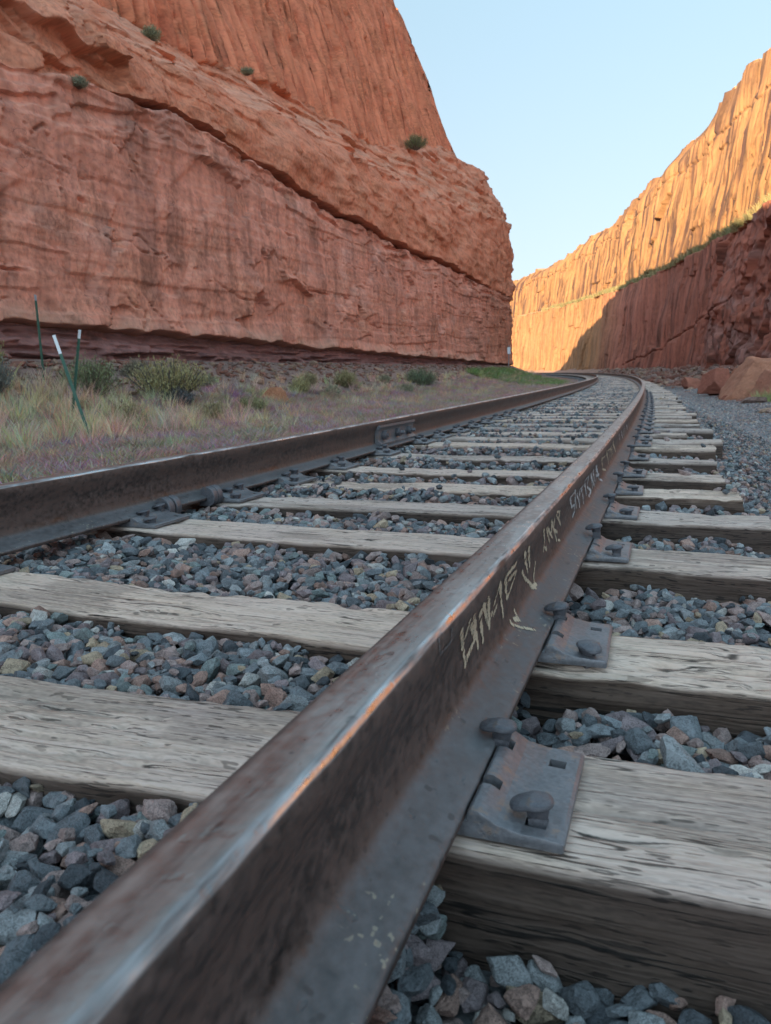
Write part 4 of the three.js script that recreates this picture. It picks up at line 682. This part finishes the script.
{
  const G = 'fallen sandstone blocks by the right wall';
  const add = (planes, seed, x, y, z, ry, label, tint) => { const m = new THREE.Mesh(boulderGeometry(planes, seed, tint), boulderMat); put(m, 'boulder', label, 'boulder', G); m.position.set(x, groundY(x, z) + y, -z); m.rotation.y = ry; return m; };
  add([[0.08, 1, 0.1, 1.25], [-1, 0.75, 0.1, 1.5], [1, 0.2, 0, 2.6], [0.12, 0.3, 1, 1.1], [0, 0, -1, 1.2], [0, -1, 0, 0.6], [-0.45, 0.8, 0.9, 1.38], [0.5, 0.7, 0.8, 1.6]], 3, 4.0, 0.22, 35.2, 0.1, 'largest tan sandstone slab with a sloping left edge, right of the gravel');
  add([[0, 1, -0.3, 0.55], [-1, 0.3, 0, 0.5], [1, 0.1, 0, 0.45], [0.2, 0.3, 1, 0.5], [0, 0, -1, 0.6], [0, -1, 0, 0.5], [-0.7, -0.5, 0.5, 0.6]], 8, 2.0, 0.62, 39.2, 0.5, 'dark angular block leaning on the left end of the big slab', [0.33, 0.12, 0.08]);
  add([[0.1, 1, 0.2, 0.75], [-1, 0.5, 0.2, 0.95], [1, 0.2, 0, 1.4], [0, 0.4, 1, 0.7], [0, 0, -1, 0.8], [0, -1, 0, 0.5]], 13, 4.25, 0.15, 32.2, 0.3, 'low block in front of the big slab at the picture edge', [0.36, 0.15, 0.095]);
  add([[0.1, 1, 0.2, 0.42], [-1, 0.2, 0.2, 0.5], [1, 0.4, 0, 0.5], [0, 0.3, 1, 0.45], [0, 0, -1, 0.45], [0, -1, 0, 0.35]], 17, 2.95, 0.1, 36.0, 1.0, 'small squarish block at the foot of the big slab', [0.38, 0.17, 0.1]);
  [[2.7, 44, 0.5, 'red block in the rubble just left of the leaning block'], [3.9, 46, 0.7, 'broad red block in the rubble behind the big slab'], [1.1, 52, 0.55, 'dull red block lying far along the rubble'], [4.6, 41, 0.8, 'upright red block close behind the big slab'], [2.2, 34.6, 0.2, 'small red stone lying on the gravel before the big slab']].forEach(([x, z, r, label], k) => {
    const pl = []; for (let i = 0; i < 9; i++) { const c = 2 * hash2(i, k, 301) - 1, a = hash2(i, k, 302) * 6.283, e = Math.sqrt(1 - c * c); pl.push([e * Math.cos(a), c, e * Math.sin(a), r * (0.6 + 0.5 * hash2(i, k, 303))]); }
    add([...pl, [0, 1, 0, r], [0, -1, 0, r], [1, 0, 0, r * 1.2], [-1, 0, 0, r * 1.2], [0, 0, 1, r], [0, 0, -1, r]], 40 + k, x, r * 0.4, z, k, label, k % 2 ? [0.38, 0.15, 0.09] : [0.34, 0.13, 0.085]);
  });
  const o = new THREE.Mesh(boulderGeometry([[0, 1, 0, 0.2], [-1, 0.3, 0, 0.24], [1, 0.3, 0.1, 0.24], [0.1, 0.3, 1, 0.2], [0, 0.2, -1, 0.2], [0, -1, 0, 0.2], [0.7, 0.7, 0, 0.22], [-0.6, 0.7, 0.3, 0.22]], 23, [0.44, 0.19, 0.10]), boulderMat); put(o, 'boulder', 'small round orange boulder lying in the dry grass', 'boulder'); o.scale.setScalar(0.8); o.position.set(-7.84, groundY(-7.84, 14.78) + 0.17, -14.78);
  // rubble: scree below the left wall and along the foot of the right wall
  const gs = [5, 6, 7].map((s) => stoneGeometry(s + 60, 1, 0.3)), D = new THREE.Object3D(), mat = std({ map: stoneMap, bumpMap: stoneBump, bumpScale: 0.006, roughness: 0.95 });
  for (const [name, label, n, at] of [['scree', 'pinkish broken rock strewn below the left wall', 5200, () => { const z = 7 + 46 * Math.pow(rnd(), 1.5), x = leftFoot(z) + 0.2 + 3.6 * rnd() * rnd(); return [x, z, 0.018 + 0.10 * Math.pow(rnd(), 4) + (rnd() < 0.02 ? 0.08 : 0)]; }],
    ['rubble', 'red broken rock along the foot of the right wall', 5200, () => { const s = 24 + 110 * rnd(), l = 3.0 + 6.3 * Math.sqrt(rnd()), t = track(s, l); return [t.x, t.z, 0.05 + 0.28 * Math.pow(rnd(), 4) + (rnd() < 0.015 ? 0.3 : 0)]; }]]) {
    const grp = put(new THREE.Group(), name, label, null, null, 'stuff'); const lists = gs.map(() => []); for (let k = 0; k < n; k++) lists[k % 3].push(at());
    lists.forEach((L, i) => { const m = new THREE.InstancedMesh(gs[i], mat, L.length); m.name = name; m.userData.kind = 'stuff'; L.forEach(([x, z, r], k) => { D.position.set(x, groundY(x, z) + r * 0.2, -z); D.rotation.set(rnd() * 0.8 - 0.4, rnd() * 6.28, rnd() * 0.8 - 0.4); D.scale.set(r * 1.3, r * 0.85, r); D.updateMatrix(); m.setMatrixAt(k, D.matrix); const f = 0.75 + 0.5 * rnd(), p = rnd(); m.setColorAt(k, p < 0.3 ? rgb(0.30 * f, 0.205 * f, 0.175 * f) : p < 0.5 ? rgb(0.36 * f, 0.24 * f, 0.17 * f) : rgb(0.29 * f, 0.13 * f, 0.095 * f)); }); grp.add(m); });
  }
}

// ------------------------------------------------------------------ steel fence posts
{
  const paint = std({ color: rgb(0.035, 0.105, 0.07), bumpMap: ironBump, bumpScale: 0.0008, roughness: 0.6 }), white = std({ color: rgb(0.72, 0.74, 0.76), bumpMap: ironBump, bumpScale: 0.0006, roughness: 0.55 }), bare = std({ color: rgb(0.3, 0.3, 0.32), roughness: 0.5, metalness: 0.4 });
  const section = () => { const s = new THREE.Shape(); [[-0.019, 0], [0.019, 0], [0.019, 0.005], [0.004, 0.006], [0.0035, 0.034], [-0.0035, 0.034], [-0.004, 0.006], [-0.019, 0.005]].forEach(([x, y], i) => i ? s.lineTo(x, y) : s.moveTo(x, y)); return s; };
  const bar = (y0, y1) => { const g = new THREE.ExtrudeGeometry(section(), { depth: y1 - y0, bevelEnabled: false }); g.rotateX(-Math.PI / 2); g.translate(0, y0, 0); return g; };
  for (const [x, z, len, dx, dz, tip, tipMat, label] of [[-6.46, 7.6, 1.48, -0.6, 0.1, 0.25, white, 'green steel fence post leaning left with a long white painted top, closest to the track'], [-7.72, 8.6, 1.33, 0.2, 0.1, 0.12, white, 'green steel fence post with a short white top, behind the leaning one'], [-9.74, 10.27, 1.42, -0.14, 0.12, 0.1, bare, 'green steel fence post with a bare grey top, farthest from the track']]) {
    const g = put(new THREE.Group(), 'fence_post', label, 'fence post', 'steel fence posts below the left wall'); g.position.set(x, groundY(x, z), -z);
    const body = bar(-0.2, len - tip), studs = []; for (let y = 0.1; y < len - tip; y += 0.055) { const b = new THREE.BoxGeometry(0.012, 0.014, 0.009).toNonIndexed(); b.translate(0, y, 0.004); studs.push(b); }
    part(g, 'post', body, paint); part(g, 'studs', mergeGeometries(studs), paint); part(g, 'painted_tip', bar(len - tip, len), tipMat);
    g.quaternion.setFromUnitVectors(new THREE.Vector3(0, 1, 0), new THREE.Vector3(dx, len, -dz).normalize()); g.rotateY(0.7 + x);
  }
  const m = put(new THREE.Group(), 'trackside_marker', 'small white marker plate standing at the far corner of the left wall', 'sign'), z = 52.4, x = leftFoot(z) + 0.3; m.position.set(x, groundY(x, z), -z);
  const pole = new THREE.CylinderGeometry(0.03, 0.03, 1.5, 10); pole.translate(0, 0.7, 0); part(m, 'pole', pole, bare); const pl = new THREE.BoxGeometry(0.2, 0.45, 0.02); pl.translate(0, 1.1, 0.045); part(m, 'plate', pl, white); m.rotation.y = 0.2;
}

// ------------------------------------------------------------------ plants
const leafMat = (r, g, b) => new THREE.MeshPhysicalMaterial({ color: rgb(r, g, b), vertexColors: true, roughness: 0.85, transmission: 0.25, thickness: 0, side: THREE.DoubleSide });
function tuftGeometry(seed, blades, h, spread, width, lean, tip = 1.25) {
  const r = mulberry(seed), P = [], C = [], I = [];
  for (let b = 0; b < blades; b++) {
    const a = r() * 6.283, rr = spread * Math.sqrt(r()), x0 = Math.cos(a) * rr, z0 = Math.sin(a) * rr, hh = h * (0.5 + 0.6 * r()), la = a + (r() - 0.5) * 1.5, le = lean * hh * (0.3 + r()), w = width * (0.7 + 0.6 * r()), t = r() * 6.283, k0 = P.length / 3, f = 0.75 + 0.5 * r();
    for (let i = 0; i < 3; i++) { const q = i / 3, x = x0 + Math.cos(la) * le * q * q, z = z0 + Math.sin(la) * le * q * q, y = hh * q * (1 - 0.15 * q * lean), ww = w * (1 - q * 0.6); P.push(x - Math.cos(t) * ww, y, z - Math.sin(t) * ww, x + Math.cos(t) * ww, y, z + Math.sin(t) * ww); C.push(f, f, f, f, f, f); }
    P.push(x0 + Math.cos(la) * le, hh * (1 - 0.15 * lean), z0 + Math.sin(la) * le); C.push(f * tip, f * tip, f * tip);
    for (let i = 0; i < 2; i++) { const k = k0 + i * 2; I.push(k, k + 1, k + 2, k + 1, k + 3, k + 2); } I.push(k0 + 4, k0 + 5, k0 + 6);
  }
  const g = new THREE.BufferGeometry(); g.setAttribute('position', new THREE.Float32BufferAttribute(P, 3)); g.setAttribute('color', new THREE.Float32BufferAttribute(C, 3)); g.setIndex(I); g.computeVertexNormals(); return g;
}
function strew(name, label, geos, mat, list) {
  const grp = put(new THREE.Group(), name, label, null, null, 'stuff'), D = new THREE.Object3D(), lists = geos.map(() => []); list.forEach((q, k) => lists[k % geos.length].push(q));
  lists.forEach((L, i) => { const m = new THREE.InstancedMesh(geos[i], mat, L.length); m.name = name; m.userData.kind = 'stuff'; L.forEach(([x, y, z, s, c], k) => { D.position.set(x, y, -z); D.rotation.set((rnd() - 0.5) * 0.25, rnd() * 6.28, (rnd() - 0.5) * 0.25); D.scale.set(s * (0.8 + 0.4 * rnd()), s, s); D.updateMatrix(); m.setMatrixAt(k, D.matrix); m.setColorAt(k, rgb(...c)); }); grp.add(m); });
}
{
  const dry = [1, 2, 3].map((s) => tuftGeometry(s + 10, 26, 0.34, 0.07, 0.0028, 0.5)), low = [4, 5, 6].map((s) => tuftGeometry(s + 20, 30, 0.16, 0.10, 0.0048, 0.8)), weed = [7, 8].map((s) => tuftGeometry(s + 30, 30, 0.13, 0.09, 0.008, 0.9, 1.1));
  const A = [], B = [], W = [], tint = (c, v) => c.map((q) => q * (1 - v + 2 * v * rnd()));
  for (let k = 0; k < 36000; k++) {
    const z = 2.5 + 54 * Math.pow(rnd(), 1.6), fx = leftFoot(z), tx = track(Math.max(0, z)).x, x = mix(fx + 0.9, tx - 2.75, rnd()), l = x - tx, y = groundY(x, z) - 0.01, dens = fbm(x * 0.35, z * 0.35, 3), dens2 = fbm(x * 0.9 + 20, z * 0.9, 3), up = x - fx;
    const nearRail = smooth(-6.4, -3.2, l);                       // the mauve cheatgrass fills the strip beside the ballast; dry stalks stand higher up the slope
    if (up > 1.8 && dens2 + 0.85 * smooth(2.0, 3.6, up) > 0.3) { const m = smooth(-0.25, 0.25, fbm(x * 0.8, z * 0.5 + 40, 3)); B.push([x, y, z, 0.8 + 0.6 * rnd(), tint([mix(0.42, 0.40, m), mix(0.275, 0.305, m), mix(0.285, 0.215, m)], 0.4)]); }
    if (dens2 + 0.25 * (1 - nearRail) - 0.35 * nearRail > 0.24 - 0.3 * Math.exp(-(((z - 8.5) / 2.2) ** 2)) * (up < 4.6 ? 1 : 0) && up > 1.3 && rnd() < (z < 11 && up < 5 ? 0.22 : 0.12)) A.push([x, y, z, 0.55 + 0.6 * rnd() + (up < 5 && z < 13 ? 0.3 : 0), tint([0.66, 0.52, 0.34], 0.3)]);
    if (fbm(x * 0.6 + 50, z * 0.4, 3) > 0.12 && nearRail > 0.45 && rnd() < 0.45) W.push([x, y, z, 0.7 + 0.7 * rnd(), tint([0.24, 0.32, 0.11], 0.25)]);
  }
  for (let k = 0; k < 900; k++) { const z = 38 + 13 * rnd(), x = mix(leftFoot(z) + 0.8, track(z).x - 3.2, rnd()); W.push([x, groundY(x, z), z, 1.2 + rnd(), tint([0.20, 0.28, 0.09], 0.25)]); }
  strew('dry_grass', 'straw coloured dry grass on the slope below the left wall', dry, leafMat(1, 1, 1), A);
  strew('grass', 'low mauve grass covering the strip beside the far rail', low, leafMat(1, 1, 1), B);
  strew('weeds', 'green weeds among the grass beside the far rail', weed, leafMat(1, 1, 1), W);
  const T = []; for (let k = 0; k < 70; k++) { const x = 3.0 + 1.0 * rnd(), z = 30.4 + 2.0 * rnd(); T.push([x, groundY(x, z), z, 0.9 + 0.9 * rnd(), tint([0.36, 0.36, 0.15], 0.2)]); }
  strew('bunch_grass', 'yellow green bunch grass at the foot of the boulders', dry, leafMat(1, 1, 1), T);
}
function shrub(seed, w, h, color, woody, label, group) {     // twigs that fork from the base, clothed in small narrow leaves
  const r = mulberry(seed), P = [], C = [], I = [], tw = [];
  const N = Math.round(34 + 40 * w);
  for (let b = 0; b < N; b++) {
    const a = r() * 6.283, out = w * 0.5 * Math.pow(r(), 0.6), hh = h * (0.55 + 0.5 * r()) * (1 - 0.35 * (out / (w * 0.5)) ** 2), e = [Math.cos(a) * out, hh, Math.sin(a) * out], b0 = [Math.cos(a) * w * 0.06, 0, Math.sin(a) * w * 0.06];
    const mid = [mix(b0[0], e[0], 0.55) , hh * 0.42, mix(b0[2], e[2], 0.55)];
    const curve = new THREE.QuadraticBezierCurve3(new THREE.Vector3(...b0), new THREE.Vector3(...mid), new THREE.Vector3(...e));
    tw.push(new THREE.TubeGeometry(curve, 4, 0.004 + 0.004 * w, 3));
    for (let k = 0; k < 70; k++) {
      const q = curve.getPoint(0.35 + 0.65 * Math.pow(r(), 0.7)), j = 0.05 * w + 0.03, x = q.x + (r() - 0.5) * j * 2, y = Math.max(0.02, q.y + (r() - 0.5) * j * 2), z = q.z + (r() - 0.5) * j * 2, L = (0.018 + 0.03 * r()) * (0.8 + 0.4 * w), ww = L * 0.2, t = r() * 6.283, ph = 0.5 + 0.9 * r(), k0 = P.length / 3, f = 0.7 + 0.6 * r();
      const d = [Math.cos(t) * Math.cos(ph), Math.sin(ph), Math.sin(t) * Math.cos(ph)], n = [-Math.sin(t), 0, Math.cos(t)];
      P.push(x - n[0] * ww, y, z - n[2] * ww, x + n[0] * ww, y, z + n[2] * ww, x + d[0] * L, y + d[1] * L, z + d[2] * L); for (let m = 0; m < 3; m++) C.push(color[0] * f * 1.5, color[1] * f * 1.5, color[2] * f * 1.5); I.push(k0, k0 + 1, k0 + 2);
    }
  }
  const g = new THREE.BufferGeometry(); g.setAttribute('position', new THREE.Float32BufferAttribute(P, 3)); g.setAttribute('color', new THREE.Float32BufferAttribute(C, 3)); g.setIndex(I); g.computeVertexNormals();
  const o = put(new THREE.Group(), 'shrub', label, 'shrub', group); part(o, 'twigs', mergeGeometries(tw), std({ color: rgb(...woody) })); part(o, 'foliage', g, leafMat(1, 1, 1)); return o;
}
{
  const set = (o, x, z, y) => { o.position.set(x, y ?? groundY(x, z) - 0.02, -z); return o; }, G = 'shrubs on the slope below the left wall', H = 'shrubs rooted on ledges of the left wall';
  set(shrub(1, 1.0, 0.7, [0.155, 0.175, 0.085], [0.16, 0.13, 0.1], 'rounded green shrub just right of the fence posts', G), -8.82, 10.28);
  set(shrub(2, 1.45, 0.85, [0.26, 0.225, 0.10], [0.14, 0.12, 0.105], 'big yellow-green shrub below the dark shale band', G), -8.35, 11.75);
  set(shrub(12, 0.6, 0.42, [0.10, 0.10, 0.10], [0.09, 0.085, 0.085], 'dark grey twiggy shrub tucked under the big yellow-green one', G), -7.95, 11.55);
  set(shrub(3, 0.95, 0.62, [0.13, 0.135, 0.115], [0.15, 0.14, 0.135], 'grey sagebrush at the left picture edge', G), -8.95, 8.35);
  set(shrub(13, 0.7, 0.75, [0.25, 0.225, 0.10], [0.2, 0.17, 0.1], 'pale yellow brush above the grey sagebrush', G), -9.7, 9.0);
  set(shrub(4, 0.6, 0.36, [0.17, 0.15, 0.10], [0.14, 0.12, 0.1], 'low brown brush under the shale overhang', G), -9.7, 12.6);
  set(shrub(5, 1.2, 0.72, [0.105, 0.135, 0.07], [0.13, 0.11, 0.09], 'dark green bush alone at the foot of the far part of the wall', G), -8.16, 26.1);
  set(shrub(6, 0.55, 0.4, [0.27, 0.24, 0.11], [0.2, 0.17, 0.1], 'small yellow brush near the orange boulder', G), -8.3, 16.9);
  set(shrub(14, 0.6, 0.34, [0.2, 0.19, 0.09], [0.2, 0.17, 0.1], 'low olive brush in the mauve grass', G), -7.3, 12.9);
  set(shrub(15, 0.8, 0.5, [0.24, 0.21, 0.1], [0.2, 0.17, 0.1], 'straw coloured brush halfway along the wall foot', G), -8.6, 20.4);
  [[-7.4, 9.4], [-9.2, 14.2], [-7.9, 17.9], [-8.9, 18.6], [-7.5, 22.6], [-8.7, 23.8], [-6.9, 10.9], [-9.3, 28.5]].forEach(([x, z], k) => set(shrub(50 + k, 0.42 + 0.3 * hash2(k, 71), 0.26 + 0.16 * hash2(k, 72), k % 3 ? [0.22, 0.215, 0.14] : [0.25, 0.21, 0.11], [0.17, 0.15, 0.12], `low pale sage clump on the left slope, ${ord(k)} from the fence posts`, G), x, z));
  set(shrub(7, 0.6, 0.36, [0.2, 0.21, 0.12], [0.16, 0.13, 0.1], 'green tuft shrub on the bench near the top of the picture', H), -12.3, 17.4, 8.75);
  set(shrub(8, 1.3, 0.75, [0.15, 0.17, 0.07], [0.16, 0.13, 0.1], 'bush on the bench under the end of the upper wall', H), -12.9, 40.2, 12.05);
  set(shrub(9, 0.36, 0.2, [0.21, 0.22, 0.15], [0.16, 0.13, 0.1], 'small pale green shrub on the ledge left of the crack', H), -10.78, 12.9, 6.05);
  set(shrub(10, 0.7, 0.45, [0.18, 0.18, 0.08], [0.16, 0.13, 0.1], 'olive shrub in the upper left corner', H), -11.6, 12.7, 7.6);
  set(shrub(11, 0.4, 0.22, [0.2, 0.2, 0.12], [0.16, 0.13, 0.1], 'tiny shrub high on the bench above the crack', H), -12.6, 22.6, 9.75);
  // brush along the ledge of the sunlit wall
  const proto = shrub(20, 1.3, 0.8, [0.16, 0.14, 0.055], [0.2, 0.16, 0.09], 'yellow brush on the ledge of the sunlit wall, first from the right', 'brush on the ledge of the sunlit wall'); const led = keys([[40, 11.6], [75, 12.1], [120, 13], [215, 15]]);
  for (let k = 0; k < 34; k++) {
    const s = 66 + 3.4 * k + 2 * rnd(), o = k ? proto.clone() : proto; if (k) { put(o, 'shrub', `yellow brush on the ledge of the sunlit wall, ${ord(k)} from the right`, 'shrub', 'brush on the ledge of the sunlit wall'); }
    const h = led(s) + 0.5 * fbm(s * 0.09, 3, 3), t = track(s, 9.5 + 0.1 * h + 0.5 + 0.6 * rnd()); o.position.set(t.x, h + 0.05 + rise(t.z), -t.z); o.rotation.y = rnd() * 6; const f = 0.5 + 1.0 * rnd() * rnd() + (k % 7 === 0 ? 0.4 : 0); o.scale.set(f * 1.4, f, f);
  }
  const L = []; for (let k = 0; k < 2600; k++) { const s = 62 + 130 * Math.pow(rnd(), 1.2), h = led(s) + 0.5 * fbm(s * 0.09, 3, 3), q = rnd(), t = track(s, 9.5 + 0.1 * h + 0.15 + 1.7 * q); if (fbm(s * 0.3, 6, 3) < 0.02 + 0.3 * (q - 0.5)) continue; L.push([t.x, h + 0.35 * q - 0.05 + rise(t.z), t.z, 1.3 + 1.6 * rnd(), [0.27 * (0.8 + 0.4 * rnd()), 0.215, 0.095]]); }
  strew('ledge_grass', 'yellow grass along the ledge of the sunlit wall', [tuftGeometry(90, 30, 0.34, 0.2, 0.014, 0.6)], leafMat(1, 1, 1), L);
}
scene.traverse((o) => { if (o.isMesh) { o.castShadow = true; o.receiveShadow = true; } });
renderer.render(scene, camera);
